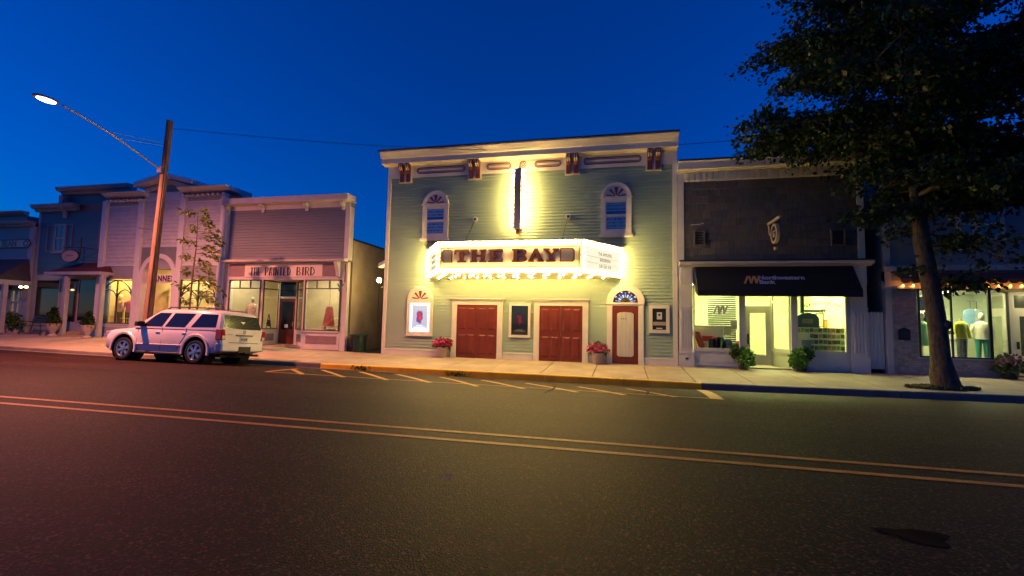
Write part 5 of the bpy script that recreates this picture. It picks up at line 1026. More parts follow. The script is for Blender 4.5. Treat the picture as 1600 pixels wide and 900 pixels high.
# brick pier and base: individual bricks
M_br = [mat('painted brick ' + n, c, .75, .15, 6, .3, 50) for n, c in (('chalk', (.34, .31, .30)), ('ash', (.28, .26, .26)), ('clay', (.30, .24, .21)))]
bkx0, bkx1 = RX0 + .18, W(1434, 500)[0]; bz1 = W(1415, 452)[1]; bwx1 = W(1563, 580)[0]; bsill = W(1500, 560)[1]
MB().box(bkx0 + .01, bkx1 - .01, D + .01, D + .25, -.1, bz1).build('pier', mat('pale mortar', (.22, .2, .19), .9, .1), RS); MB().box(bkx1, bwx1, D + .01, D + .25, -.1, bsill - .04).build('base_wall', MATS['pale mortar'], RS)
MB().box(RX0, bkx0, D - .02, D + .2, -.1, rz0).build('door_post', M_rtrim, RS)
rbk = random.Random(9); bks = [MB() for _ in M_br]
for (xa, xb, z1) in ((bkx0, bkx1, bz1), (bkx1, bwx1, bsill - .04)):
    z = -.08; row = 0
    while z < z1 - .05:
        x = xa - (.1 if row % 2 else 0)
        while x < xb:
            a, c = max(x + .005, xa), min(x + .2, xb)
            if c - a > .03: bks[rbk.choice((0, 0, 1, 1, 2))].box(a, c, D - .012 - rbk.random() * .012, D + .012, z, min(z + .063, z1))
            x += .205
        z += .073; row += 1
for k, b in enumerate(bks): stuff(b.build('bricks', M_br[k], RS))
MB().box(bkx1 - .03, bwx1 + .03, D - .06, D + .2, bsill - .038, bsill).build('sill', M_rtrim, RS)
x0, x1, z0, z1 = rect(1403, 513, 1421, 531); pq = MB().prism([(x0, z0), (x1, z0), (x1, z1 - .05), ((x0 + x1) / 2, z1 + .03), (x0, z1 - .05)], D - .05, D - .02).build('plaque', M_dark, RS); MB().box(x0 + .05, x1 - .05, D - .056, D - .0505, z0 + .06, z1 - .1).build('plaque_face', mat('dark bronze', (.03, .035, .04), .4, .2), pq)
# valance with scallops and bulbs
vz0, vz1 = W(1500, 447)[1], W(1500, 426)[1]; vx0, vx1 = W(1396, 440)[0], RX1; VYF = D - .42
M_val = mat('brick red canvas', (.22, .05, .045), .8, .15); b = MB(); n_ = 30
val = MB().prism_x([(D - .002, vz1 - .02), (D - .002, vz1), (VYF, vz1 - .22), (VYF, vz1 - .24)], vx0, vx1).build('awning', M_val, RS)
sw = (vx1 - vx0) / n_
for k in range(n_):
    xc = vx0 + sw * (k + .5); MB().prism([(xc - sw / 2 + .004, vz1 - .24), (xc + sw / 2 - .004, vz1 - .24), (xc + sw / 2 - .004, vz0 + .12), (xc + sw * .25, vz0 + .06), (xc - sw * .25, vz0 + .06), (xc - sw / 2 + .004, vz0 + .12)], VYF - .006, VYF + .006).build('scallop', M_val if k % 2 else mat('rust striped canvas', (.3, .12, .06), .8, .1), val)
vb_me = MB().ball((0, 0, 0), .027, 8, 5).mesh('bulb'); vb_me.materials.append(emit('orange string bulb', (1.0, .34, .04), 26))
MB().box(vx0, vx1, D - .2, D - .002, vz0 - .1, vz0 - .02).build('lamp_rail', M_rtrim, RS)
for k in range(28):
    o = link('bulb', vb_me, RS); o.location = (vx0 + .15 + k * .29, D - .24, vz0 - .01)
MB().box(RX0 + .16, RX1, D + .003, D + .25, vz0 - .103, rz0 - .301).build('head_wall', M_rtrim, RS)
# display windows: plan bends inward to the door
rzh = vz0 - .102; pA = (bkx1, D); pB = (W(1546, 500)[0], D); RY = D + 1.3; pC = (W(1574, 500, RY)[0], RY)
shop_window(pA, pB, bsill, rzh, RS, M_dark, .045, (.47,)); shop_window(pB, pC, bsill, rzh, RS, M_dark, .045)
seg(pB, pC, -.08, bsill - .04, .08, 'stall_riser', M_br[0], RS, off=-.06)
rd0, rd1 = pC[0] + .18, pC[0] + 1.08; M_rdoor = mat('cream white door', (.62, .58, .46), .5, .05)
MB().box(pC[0] - .05, rd0, RY - .02, RY + .1, -.05, rzh).build('jamb', M_rdoor, RS); rdz = 2.12
dd = MB().box(rd0, rd1, RY, RY + .05, -.02, rdz).build('door', M_rdoor, RS); MB().box(rd0 + .16, rd1 - .14, RY - .012, RY - .001, .62, rdz - .16).build('door_glass', M_darkglass, dd); MB().box(rd0 + .05, rd0 + .09, RY - .06, RY - .001, .85, 1.1).build('handle', M_dark, dd)
MB().box(rd0, rd1, RY + .01, RY + .08, rdz + .002, rdz + .12).build('door_head', M_rdoor, RS); MB().box(rd0 + .05, rd1 - .05, RY + .02, RY + .03, rdz + .121, rzh - .1).build('transom_light', M_darkglass, RS); MB().box(rd0, rd1, RY + .02, RY + .08, rzh - .099, rzh).build('jamb_head', M_rdoor, RS)
MB().box(rd1 + .001, RX1, RY - .02, RY + .1, -.05, rzh).build('entry_wall', M_rdoor, RS); MB().prism_z([(pB[0] - .02, D - .02), (RX1, D - .02), (RX1, RY + .1), (pC[0] - .05, RY + .1)], rzh + .001, rzh + .05).build('porch_ceiling', M_rdoor, RS); MB().prism_z([(pB[0] + .1, D + .02), (RX1, D + .02), (RX1, RY + .05), (pC[0], RY + .05)], -.1, -.015).build('porch_floor', M_conc, RS)
M_rw = mat('pale green shop wall', (.55, .60, .45), .8, .05)
room(RS, bkx1 - .6, 13.6, D + .26, D + 4.2, .05, rzh + .1, M_rw, M_wood, M_ceil); lm3 = emit('pale shop lamp', (1.0, .97, .50), 80)
for x, y in ((10.2, D + .9), (11.4, D + .8), (11.6, D + 2.6)): lampbox(RS, x, y, rzh + .1, .5, .3, lm3)
o = lampbox(RS, pC[0] + .7, RY - .6, rzh, .26, .26, emit('entry lamp', (1, .82, .5), 22))
M_lime = mat('lime yellow cloth', (.55, .55, .03), .8, .1); M_camo = mat('grey check cloth', (.16, .16, .15), .85, .4, 14); M_teal = mat('teal cloth', (.04, .22, .18), .8, .15); M_mint = mat('mint cloth', (.25, .50, .25), .8, .1); M_palec = mat('pale cloth', (.55, .52, .42), .8, .15)
mannequin('headless mannequin in a lime yellow shirt and grey shorts in the right shop window', (W(1503, 540, D + .7)[0], D + .7, .28), R(25), M_lime, M_camo, head=False)
mannequin('mannequin in a pale shirt and teal trousers deeper in the right shop window', (W(1535, 540, D + 1.0)[0], D + 1.0, .28), R(-20), M_palec, M_teal)
mannequin('mannequin in a mint dress behind the big tree trunk', (W(1441, 530, D + .7)[0], D + .7, .28), 0, M_mint, M_palec, dress=True)
MB().box(bkx1, pB[0] + .5, D + .26, D + 1.4, .052, .27).build('window_shelf', M_rdoor, RS)
x0, x1, z0, z1 = rect(1433, 461, 1442, 512, D + 2.2); wn = MB().frame(x0, x1 + .2, z0, z1, .06, D + 2.2, D + 2.26).build('inner_window', M_white, RS); MB().box(x0 + .06, x1 + .14, D + 2.23, D + 2.24, z0 + .06, z1 - .06).build('pane', M_darkglass, wn); MB().box(x0 + .06, x1 + .14, D + 2.2, D + 2.229, (z0 + z1) / 2 - .03, (z0 + z1) / 2 + .03).build('sash_bar', M_white, wn)
x = W(1488, 520, D + 1.6)[0]; t = thing('counter_shelf', 'white shelf unit with a dark box behind the right shop window', 'shelf', (x, D + 1.6, .05)); MB().box(-.45, .45, 0, .4, 0, 1.25).build('carcass', M_white, t); MB().box(-.42, .42, -.03, -.001, 1.0, 1.08).build('shelf_edge', M_gray, t); MB().box(-.2, .15, .05, .3, 1.251, 1.38).build('box', M_dark, t)
for i, (u, c) in enumerate(((1516, (.2, .35, .55)), (1526, (.4, .5, .5)))):
    x = W(u, 480, D + 2.0)[0]; t = thing('hanging_shirt', '%s shirt hanging at the back of the right shop' % ('blue', 'grey green')[i], 'shirt', (x, D + 2.0, 1.5)); MB().lathe([(.22, .05, 0), (.24, .06, .5), (.2, .05, .65), (.05, .03, .72)], n=12).build('cloth', mat('hung cloth %d' % i, c, .8, .15), t, smooth=60); MB().tube([(0, 0, .7), (0, 0, 1.0)], .008, 5).build('hanger_wire', M_dark, t)
MB().tube([(W(1510, 470, D + 2)[0], D + 2, 2.5), (W(1535, 470, D + 2)[0], D + 2, 2.5)], .015, 6).build('clothes_rail', M_gray, RS)

# ================================================================== SUV (front to the left, parked at the kerb)
CXC, CYC = -14.50, 13.14
rollc = math.atan2(road_z(CXC, CYC + .8) - road_z(CXC, CYC - .8), 1.6); pitc = math.atan2(road_z(CXC + 1.4, CYC) - road_z(CXC - 1.4, CYC), 2.8)
SUV = thing('parked_suv', 'white four wheel drive car with roof rails and chrome tailgate bar, parked at the kerb', 'car', (CXC, CYC, (road_z(CXC, CYC - .8) + road_z(CXC, CYC + .8)) / 2))
SUV.rotation_euler = (rollc, -pitc, 0)
def carpaint():
    M = mat('white car paint', (.70, .68, .66), .28, .03, 2, spec=.5); M.node_tree.nodes['Principled BSDF'].inputs['Coat Weight'].default_value = .7; M.node_tree.nodes['Principled BSDF'].inputs['Coat Roughness'].default_value = .06; return M
M_paint = carpaint(); M_cglass = mat('tinted car glass', (.008, .010, .012), .04, .1, spec=.8); M_chrome = mat('chrome', (.6, .6, .6), .12, .03, metal=1); M_plas = mat('charcoal plastic', (.025, .025, .027), .55, .1)
ST = [(-2.36, .62, .47, .80, .50, .66), (-2.33, .80, .42, .88, .52, .72), (-2.22, .875, .36, .955, .52, .80), (-1.95, .905, .32, 1.01, .52, .84), (-1.5, .915, .30, 1.045, .52, .86), (-1.0, .915, .30, 1.09, .52, .88), (-.5, .915, .30, 1.13, .52, .90),
      (.5, .915, .30, 1.135, .52, .90), (1.2, .915, .30, 1.14, .52, .90), (1.9, .912, .33, 1.145, .54, .90), (2.20, .905, .38, 1.145, .56, .90), (2.32, .89, .44, 1.14, .58, .90), (2.37, .84, .47, 1.12, .58, .88)]
b = MB(); nr = 0
for (x, hw, zb, zt, zl_, zm) in ST:
    ringp = [(-hw * .80, zb), (-hw * .95, zb + .03), (-hw, zl_), (-hw, zm), (-hw * .985, zt - .10), (-hw * .955, zt - .03), (-hw * .90, zt), (-hw * .5, zt + .025), (0, zt + .035)]
    ringp = ringp + [(-y, z) for y, z in ringp[-2::-1]]; nr = len(ringp); b.v += [(x, y, z) for y, z in ringp]
for i in range(len(ST) - 1):
    for k in range(nr): b.f.append((i * nr + k, (i + 1) * nr + k, (i + 1) * nr + (k + 1) % nr, i * nr + (k + 1) % nr))
b.f += [tuple(range(nr)), tuple(range(len(ST) * nr - 1, (len(ST) - 1) * nr - 1, -1))]
body = b.build('body', M_paint, SUV, fixn=True)
WX = (-1.43, 1.43); WR = .385
cut = MB()
for wx in WX:
    for s_ in (-1, 1):
        n = 28; cut.add([(wx + .475 * math.cos(2 * math.pi * k / n), s_ * .52, WR + .02 + .475 * math.sin(2 * math.pi * k / n)) for k in range(n)] + [(wx + .475 * math.cos(2 * math.pi * k / n), s_ * 1.2, WR + .02 + .475 * math.sin(2 * math.pi * k / n)) for k in range(n)],
                [tuple(range(n)), tuple(range(2 * n - 1, n - 1, -1))] + [(k, k + n, (k + 1) % n + n, (k + 1) % n) for k in range(n)])
co = cut.build('cutter', M_paint, SUV, fixn=True); bm_ = body.modifiers.new('b', 'BOOLEAN'); bm_.object = co; bm_.operation = 'DIFFERENCE'; bm_.solver = 'EXACT'
bake(body); bpy.data.objects.remove(co)
body.data.polygons.foreach_set('use_smooth', [True] * len(body.data.polygons)); body.data.set_sharp_from_angle(angle=R(32))
# cabin
def side_y(z): return .905 - (z - 1.12) / .56 * .17
def cabin_ring(z, x0, x1, hw): return [(x0, -hw * .90, z), (x0 + .06, -hw, z), ((x0 + x1) / 2, -hw, z), (x1 - .07, -hw, z), (x1, -hw * .92, z), (x1 + .015, 0, z), (x1, hw * .92, z), (x1 - .07, hw, z), ((x0 + x1) / 2, hw, z), (x0 + .06, hw, z), (x0, hw * .90, z), (x0 - .05, 0, z)]
rings = [cabin_ring(1.08, -1.14, 2.34, .905), cabin_ring(1.12, -1.10, 2.335, .905), cabin_ring(1.40, -.72, 2.26, side_y(1.40)), cabin_ring(1.64, -.36, 2.15, side_y(1.64)), cabin_ring(1.70, -.22, 2.06, side_y(1.70) - .03), cabin_ring(1.735, .0, 1.9, .62)]
b = MB(); n = 12
for g in rings: b.v += g
for i in range(len(rings) - 1):
    for k in range(n): b.f.append((i * n + k, (i * n + (k + 1) % n), ((i + 1) * n + (k + 1) % n), (i + 1) * n + k))
b.f += [tuple(range(n - 1, -1, -1)), tuple(range((len(rings) - 1) * n, len(rings) * n))]
b.build('cabin', M_paint, SUV, smooth=38, fixn=True)
for s_ in (-1, 1):
    for poly in ([(-.78, 1.15), (.02, 1.15), (.20, 1.60), (-.25, 1.60), (-.42, 1.50)], [(.14, 1.15), (.92, 1.15), (1.16, 1.60), (.34, 1.60)], [(1.16, 1.16), (2.10, 1.18), (2.03, 1.585), (1.40, 1.60)]):
        MB().add([(x, s_ * (side_y(z) + .008), z) for x, z in poly] + [(x, s_ * (side_y(z) - .02), z) for x, z in poly], [tuple(range(len(poly))), tuple(range(2 * len(poly) - 1, len(poly) - 1, -1))] + [(k, k + len(poly), (k + 1) % len(poly) + len(poly), (k + 1) % len(poly)) for k in range(len(poly))]).build('window', M_cglass, SUV, fixn=True)
    # door seams
    for pts_ in ([(-.90, 1.12), (-.92, .5), (-.80, .40)], [(.07, 1.14), (.06, .40)], [(1.02, 1.14), (.98, .88), (.82, .62), (.72, .42)]):
        MB().tube([(x, s_ * (.917 if z < 1.0 else .903), z) for x, z in pts_], .006, 4).build('door_seam', M_plas, SUV)
    MB().tube([(-.9, s_ * .918, .565), (.9, s_ * .918, .575)], .016, 6).build('side_moulding', M_paint, SUV)
    for x in (-.10, .93): MB().box(x - .09, x + .08, s_ * .905, s_ * .932, .955, .978).build('door_handle', M_paint if x > 0 else M_paint, SUV, bevel=.006)
    MB().box(-.96, .94, s_ * .80, s_ * .93, .27, .34).build('running_board', M_plas, SUV, bevel=.015)
    mr = MB().prism_z([(-.88, s_ * .90), (-.86, s_ * 1.12), (-.68, s_ * 1.13), (-.64, s_ * .90)], 1.13, 1.30).build('wing_mirror', M_plas, SUV, bevel=.03, fixn=True)
    tl = MB().prism_x([(s_ * .935, .80), (s_ * .935, 1.13), (s_ * .80, 1.14), (s_ * .74, .80)], 2.15, 2.395).build('tail_light', mat('red tail lens', (.30, .012, .012), .12, .1, spec=.7), SUV, bevel=.02, fixn=True); MB().box(2.392, 2.40, s_ * .78, s_ * .90, .82, .93).build('reverse_lens', mat('clear lens', (.6, .5, .45), .15, .1), tl)
    MB().prism_x([(s_ * .88, .76), (s_ * .86, .95), (s_ * .56, .93), (s_ * .60, .78)], -2.33, -2.0).build('head_light', mat('smoky lamp lens', (.25, .24, .24), .2, .1), SUV, bevel=.03, fixn=True)
    rl = MB().tube([(-.15, s_ * .60, 1.735), (-.02, s_ * .62, 1.80), (.9, s_ * .63, 1.815), (1.75, s_ * .61, 1.79), (1.86, s_ * .60, 1.73)], .022, 8).build('roof_rail', M_plas, SUV)
    for wx in WX:
        b = MB(); vs = []
        for k in range(15):
            a = R(-12) + R(204) * k / 14
            for rr, yy in ((.46, .905), (.47, .945), (.53, .95), (.56, .912)): vs.append((wx + rr * math.cos(a), s_ * yy, WR + .02 + rr * math.sin(a)))
        b.add(vs, [(k * 4 + q, (k + 1) * 4 + q, (k + 1) * 4 + q + 1, k * 4 + q + 1) for k in range(14) for q in range(3)]); b.build('wheel_arch', M_paint, SUV, smooth=50, fixn=True)
        b = MB(); n = 20; b.add([(wx + .47 * math.cos(2 * math.pi * k / n), s_ * yy, WR + .02 + .47 * math.sin(2 * math.pi * k / n)) for yy in (.525, .90) for k in range(n)], [tuple(range(n))] + [(k, k + n, (k + 1) % n + n, (k + 1) % n) for k in range(n)]); b.build('wheel_well', M_black, SUV)
# wheels
wy = .80
def wheel(wx, s_):
    wh = bpy.data.objects.new('wheel', None); COL.objects.link(wh); wh.parent = SUV; wh.location = (wx, s_ * wy, WR)
    return wh
tp = [(.26, -.12), (.33, -.128), (.375, -.11), (.385, -.07), (.385, .07), (.375, .11), (.33, .128), (.26, .12)]
def lathe_y(prof, n=28, caps=False):
    b = MB(); m_ = len(prof); b.v = [(r * math.cos(2 * math.pi * k / n), y, r * math.sin(2 * math.pi * k / n)) for r, y in prof for k in range(n)]
    b.f = [(i * n + k, i * n + (k + 1) % n, (i + 1) * n + (k + 1) % n, (i + 1) * n + k) for i in range(m_ - 1) for k in range(n)] + ([tuple(range(n)), tuple(range(m_ * n - 1, (m_ - 1) * n - 1, -1))] if caps else [((m_ - 1) * n + k, (m_ - 1) * n + (k + 1) % n, (k + 1) % n, k) for k in range(n)]); return b
M_alloy = mat('silver alloy', (.45, .45, .46), .3, .05, metal=.85)
for wx in WX:
    for s_ in (-1, 1):
        wh = lathe_y(tp + [(.24, .10), (.24, -.10)]).build('wheel', M_black, SUV, smooth=40, fixn=True); wh.location = (wx, s_ * wy, WR)
        lathe_y([(.262, s_ * .10), (.262, s_ * .125), (.24, s_ * .128), (.225, s_ * .09)]).build('rim', M_alloy, wh, smooth=40, fixn=True)
        MB().ring((0, 0), .226, .0, s_ * .055, s_ * .06, 20).build('brake_disc', M_dark, wh, fixn=True)
        for k in range(6):
            a = 2 * math.pi * k / 6 + .3; ca, sa = math.cos(a), math.sin(a); p = [(.05, -.035), (.235, -.055), (.235, .055), (.05, .035)]
            MB().prism([(r * ca - q * sa, r * sa + q * ca) for r, q in p], s_ * .085, s_ * .115).build('spoke', M_alloy, wh, fixn=True)
        lathe_y([(.075, s_ * .08), (.075, s_ * .122), (.05, s_ * .13), (.01, s_ * .13)], 14, True).build('hub_cap', M_alloy, wh, fixn=True)
# rear end
MB().add([(2.345, y * .70, 1.20) if False else (2.345 - (z - 1.12) * .30 + .012, y, z) for y, z in ((-.74, 1.17), (.74, 1.17), (.77, 1.22), (.68, 1.60), (-.68, 1.60), (-.77, 1.22))], [(0, 1, 2, 3, 4, 5)]).build('rear_window', M_cglass, SUV)
rw = MB().tube([(2.365, .02, 1.19), (2.35, .25, 1.23), (2.345, .42, 1.26)], .012, 6).build('rear_wiper', M_plas, SUV)
MB().box(2.36, 2.405, -.36, .36, .93, .985).build('tailgate_bar', M_chrome, SUV, bevel=.015); MB().ring((0, 0), .055, .03, -.01, .01, 14).build('emblem', M_chrome, SUV, fixn=True)
em = [c for c in SUV.children if c.name.startswith('emblem')][0]; em.location = (2.372, 0, 1.07); em.rotation_euler = (0, 0, R(90))
pt = MB().box(2.37, 2.385, -.16, .16, .76, .91).build('license_plate', mat('pale blue plate', (.42, .46, .55), .5, .2, 20), SUV)
for k, (y, wd) in enumerate(((-.09, .07), (0, .06), (.09, .07))): MB().box(2.386, 2.388, y - wd / 2, y + wd / 2, .80, .87).build('plate_mark', mat('navy plate print', (.06, .08, .2), .5), pt)
MB().tube([(2.383, -.70, .97), (2.383, -.5, .975)], .006, 4).build('badge', M_chrome, SUV)
MB().prism_z([(2.18, -.93), (2.40, -.86), (2.44, -.5), (2.45, 0), (2.44, .5), (2.40, .86), (2.18, .93)], .44, .70).build('rear_bumper', M_paint, SUV, bevel=.03, fixn=True)
MB().box(2.43, 2.458, -.25, .25, .40, .60).build('bumper_recess', M_plas, SUV); MB().box(2.30, 2.52, -.04, .04, .37, .43).build('tow_hitch', M_plas, SUV); MB().tube([(1.9, .55, .30), (2.47, .60, .32)], .035, 8).build('exhaust', M_gray, SUV)
MB().box(2.385, 2.398, -.62, .62, .715, .73).build('tailgate_seam', M_plas, SUV)
MB().prism_z([(-2.2, -.9), (-2.42, -.6), (-2.44, 0), (-2.42, .6), (-2.2, .9)], .42, .66).build('front_bumper', M_paint, SUV, bevel=.03, fixn=True)
MB().box(-1.9, 2.1, -.6, .6, .24, .36).build('chassis', M_black, SUV)
MB().add([(-1.08 + (z - 1.12) * 1.42 - .022, y, z + .012) for y, z in ((-.74, 1.15), (.74, 1.15), (.64, 1.63), (-.64, 1.63))], [(3, 2, 1, 0)]).build('windscreen', M_cglass, SUV)

# ================================================================== UTILITY POLE WITH STREET LAMP
PY = 14.9; pb_, pt_ = W(226, 545, PY), W(265.5, 190, PY)
px0 = W(232, 485, PY); slope = (pt_[0] - px0[0]) / (pt_[1] - px0[1]); pxb = px0[0] - slope * (px0[1] - (-.12))
PO = thing('utility_pole', 'tall weathered wooden utility pole with a long street lamp arm', 'utility pole', (pxb, PY, sw_z(pxb, PY) - .05))
M_pole = mat('weathered pole wood', (.20, .13, .09), .85, .3, 4, .5, 40, streak=(6, 6, .5)); ph = pt_[1] + .15
def pol(z): return pxb + slope * (z + .12) - pxb
MB().tube([(pol(z), 0, z) for z in (0, ph * .33, ph * .66, ph)], [.165, .15, .135, .12], 14).build('pole', M_pole, PO, smooth=50)
az = W(250, 268, PY)[1]; LX, LY, LZ = W(72, 160, 10.95)[0], 10.95, W(72, 160, 10.95)[1]
zo_ = sw_z(pxb, PY) - .05
def pl(x, y, z): return (x - pxb, y - PY, z - zo_)
xa = pxb + pol(az)
q0 = (xa, PY - .13, az); q2 = (LX + .02, LY + .45, LZ + .10)
mid = [(xa + (q2[0] - xa) * f, PY - .13 + (q2[1] - PY + .13) * f, az + (q2[2] - az) * f + .14 * math.sin(math.pi * f) * (.6 + .4 * f)) for f in (0, .2, .4, .6, .8, 1)]
MB().tube([pl(*p) for p in mid], .035, 8).build('lamp_arm', M_gray, PO, smooth=50)
MB().tube([pl(xa, PY - .12, az + 1.0), pl(*[(a + c) / 2 for a, c in zip(mid[2], mid[3])])], .01, 5).build('stay_rod', M_gray, PO); MB().tube([pl(xa, PY - .12, az + 1.12), pl(*mid[3])], .008, 5).build('stay_rod', M_gray, PO)
MB().box(-.1, .1, -.1, .1, -.12, .12).build('arm_clamp', M_gray, PO, bevel=.01).location = pl(xa, PY - .14, az)
hd = MB().lathe([(.05, .02), (.17, .0), (.2, -.05), (.19, -.08)], n=16, sy=1.9).build('lamp_head', M_gray, PO, smooth=50); hd.location = pl(LX, LY, LZ + .16)
MB().lathe([(.003, -.135), (.10, -.13), (.16, -.105), (.18, -.078)], n=16, sy=1.5).build('lamp_bowl', emit('sodium lamp glow', (1.0, .55, .40), 7), hd, smooth=60)
ld_ = bpy.data.lights.new('lamp_light', 'SPOT'); ld_.energy = 6300; ld_.color = (1.0, .29, .16); ld_.spot_size = R(172); ld_.spot_blend = .9; ld_.shadow_soft_size = .15
lo_ = bpy.data.objects.new('lamp_light', ld_); COL.objects.link(lo_); lo_.parent = PO; lo_.location = pl(LX, LY, LZ - .02)
for (zz, L_) in ((W(240, 360, PY)[1], -1.0), (W(244, 300, PY)[1], -.9)):
    x = pxb + pol(zz); MB().tube([pl(x - .1, PY, zz), pl(x + L_, PY, zz + .12)], .014, 5).build('side_rod', M_dark, PO)
MB().tube([pl(pxb + pol(z) + .14, PY - .12, z) for z in (.3, 3, 6, 8.4)], .02, 6).build('conduit', M_dark, PO)
# overhead wire
p0 = Vector((pxb + pol(ph - .3), PY, pt_[1] - .28)); p1 = Vector((W(1190, 216, 21.0)[0] + 6, 21.5, W(1190, 216, 21.0)[1] + .5)); pts_ = []
for k in range(33):
    f = k / 32; p = p0.lerp(p1, f); p.z -= 1.05 * math.sin(math.pi * f); pts_.append(p)
tag(MB().tube(pts_, .011, 5).build('overhead_wire', M_dark), 'thin dark wire strung from the utility pole over the theatre roof', 'wire')

# ================================================================== TREES
def leaf_mesh(pts, dirs, size, r_, droop=.4, wid=.33):
    n = len(pts); pts = np.asarray(pts); a = r_.normal(size=(n, 3)) * .8 + np.asarray(dirs); a[:, 2] -= droop; a /= np.linalg.norm(a, axis=1)[:, None]
    c = r_.normal(size=(n, 3)); c -= (c * a).sum(1)[:, None] * a; c /= np.linalg.norm(c, axis=1)[:, None]
    s_ = (size * r_.uniform(.6, 1.35, n))[:, None]; nn = np.cross(a, c) * s_ * .12
    v = np.stack([pts, pts + a * s_ * .5 + c * s_ * wid + nn, pts + a * s_, pts + a * s_ * .5 - c * s_ * wid + nn], 1).reshape(-1, 3)
    me = bpy.data.meshes.new('leaves'); me.vertices.add(4 * n); me.vertices.foreach_set('co', v.ravel()); me.loops.add(4 * n); me.loops.foreach_set('vertex_index', np.arange(4 * n)); me.polygons.add(n); me.polygons.foreach_set('loop_start', np.arange(0, 4 * n, 4)); me.polygons.foreach_set('loop_total', np.full(n, 4)); me.update(); me.validate(); return me
def leafmat(name, c1, c2):
    M = mat(name, c1, .5, .3, 2.2, var2=c2); b = M.node_tree.nodes['Principled BSDF']; b.inputs['Specular IOR Level'].default_value = .3
    tr = M.node_tree.nodes.new('ShaderNodeBsdfTranslucent'); tr.inputs[0].default_value = (c1[0] * 1.2, c1[1] * 1.5, c1[2] * .8, 1); mx = M.node_tree.nodes.new('ShaderNodeMixShader'); mx.inputs[0].default_value = .25
    M.node_tree.links.new(b.outputs[0], mx.inputs[1]); M.node_tree.links.new(tr.outputs[0], mx.inputs[2]); M.node_tree.links.new(mx.outputs[0], M.node_tree.nodes['Material Output'].inputs[0]); return M
M_tleaf = leafmat('maple leaves', (.022, .044, .012), (.009, .021, .006))
rt = np.random.default_rng(21)
TR = thing('street_tree', 'large dark leafy street tree with a burled trunk before the red awning', 'tree', (8.34, 15.05, sw_z(8.34, 15.05) - .05))
tz = TR.location.z
trunk_pts = [(.19, 0, -.02), (.08, 0, .42), (.03, 0, .85), (-.01, 0, 1.85), (-.1, 0, 2.9), (-.26, .0, 3.95), (-.36, .03, 5.2), (-.45, .05, 6.35), (-.53, .03, 7.4), (-.42, 0, 9.0), (-.2, 0, 10.6), (.1, 0, 12.2)]
b = MB(); b.tube(trunk_pts, [.33, .27, .238, .216, .205, .177, .155, .137, .12, .10, .07, .04], 16); v = b.v
b.v = [(x + .03 * math.sin(7 * z + 3 * math.atan2(y, x + 1e-3)) * (1 if z < 6 else .3), y + .025 * math.sin(5 * z + 2 * x), z) for x, y, z in v]
b.build('trunk', M_bark, TR, smooth=70)
b = MB(); b.ball((.12, -.12, 1.75), .14, 10, 7); b.build('burl', M_bark, TR, smooth=80)
limbs = MB(); lp, ld = [], []
def grow(p, d, L, r, lvl):
    pts = [p.copy()]; n = 5
    for k in range(n):
        d = (d + Vector(rt.normal(size=3)) * .13 + Vector((0, 0, -.045 if lvl else -.02))).normalized(); p = p + d * L / n; pts.append(p.copy())
    limbs.tube(pts, [r * (1 - .75 * k / n) for k in range(n + 1)], 6 if lvl < 2 else 4)
    if lvl >= 2 or L < .9:
        for k in range(1, n + 1):
            for _ in range(11): lp.append(tuple(pts[k] + Vector(rt.normal(size=3)) * .17 * Vector((1, 1, .55)))); ld.append(tuple(d * .9))
        return
    m_ = (8, 6)[lvl] if lvl < 2 else 0
    for k in range(m_):
        f = .25 + .75 * (k + rt.random() * .6) / m_; q = pts[min(n, int(f * n))]; s_ = d.cross(Vector((0, 0, 1))); s_ = s_.normalized() if s_.length > .1 else Vector((1, 0, 0))
        nd = (d * .75 + s_ * (1 if k % 2 else -1) * rt.uniform(.5, 1.1) + Vector((0, 0, rt.uniform(-.25, .3)))).normalized(); grow(q, nd, L * rt.uniform(.38, .56), r * .5, lvl + 1)
def tpt(z):
    for a, c in zip(trunk_pts, trunk_pts[1:]):
        if a[2] <= z <= c[2]: f = (z - a[2]) / (c[2] - a[2]); return Vector(a).lerp(Vector(c), f)
    return Vector(trunk_pts[-1])
nl = 36
for i in range(nl):
    f = i / (nl - 1); z = 4.9 + f * 6.8; a = i * 2.399 + .4; L = (3.75 - 2.1 * max(0, f - .45) * 1.6) * rt.uniform(.85, 1.12)
    if f < .22: L *= .45 if math.cos(a) < .1 else .7
    d = Vector((math.cos(a), math.sin(a) * .85, .18 + .5 * f)).normalized(); grow(tpt(z), d, L, .075 * (1.2 - f * .6), 0)
for a, z, L in ((2.9, 4.4, .8), (.3, 3.0, .8), (3.5, 3.3, .7), (-.4, 2.75, .9), (.1, 4.3, 2.4), (-.9, 3.9, 1.0), (3.9, 5.0, 1.4), (.5, 4.9, 2.8)): grow(tpt(z), Vector((math.cos(a), math.sin(a), .12)).normalized(), L, .03, 1)
limbs.build('limbs', M_bark, TR)
me = leaf_mesh(lp, ld, .145, rt); me.materials.append(M_tleaf); stuff(link('crown', me, TR)); print('tree leaves', len(lp))
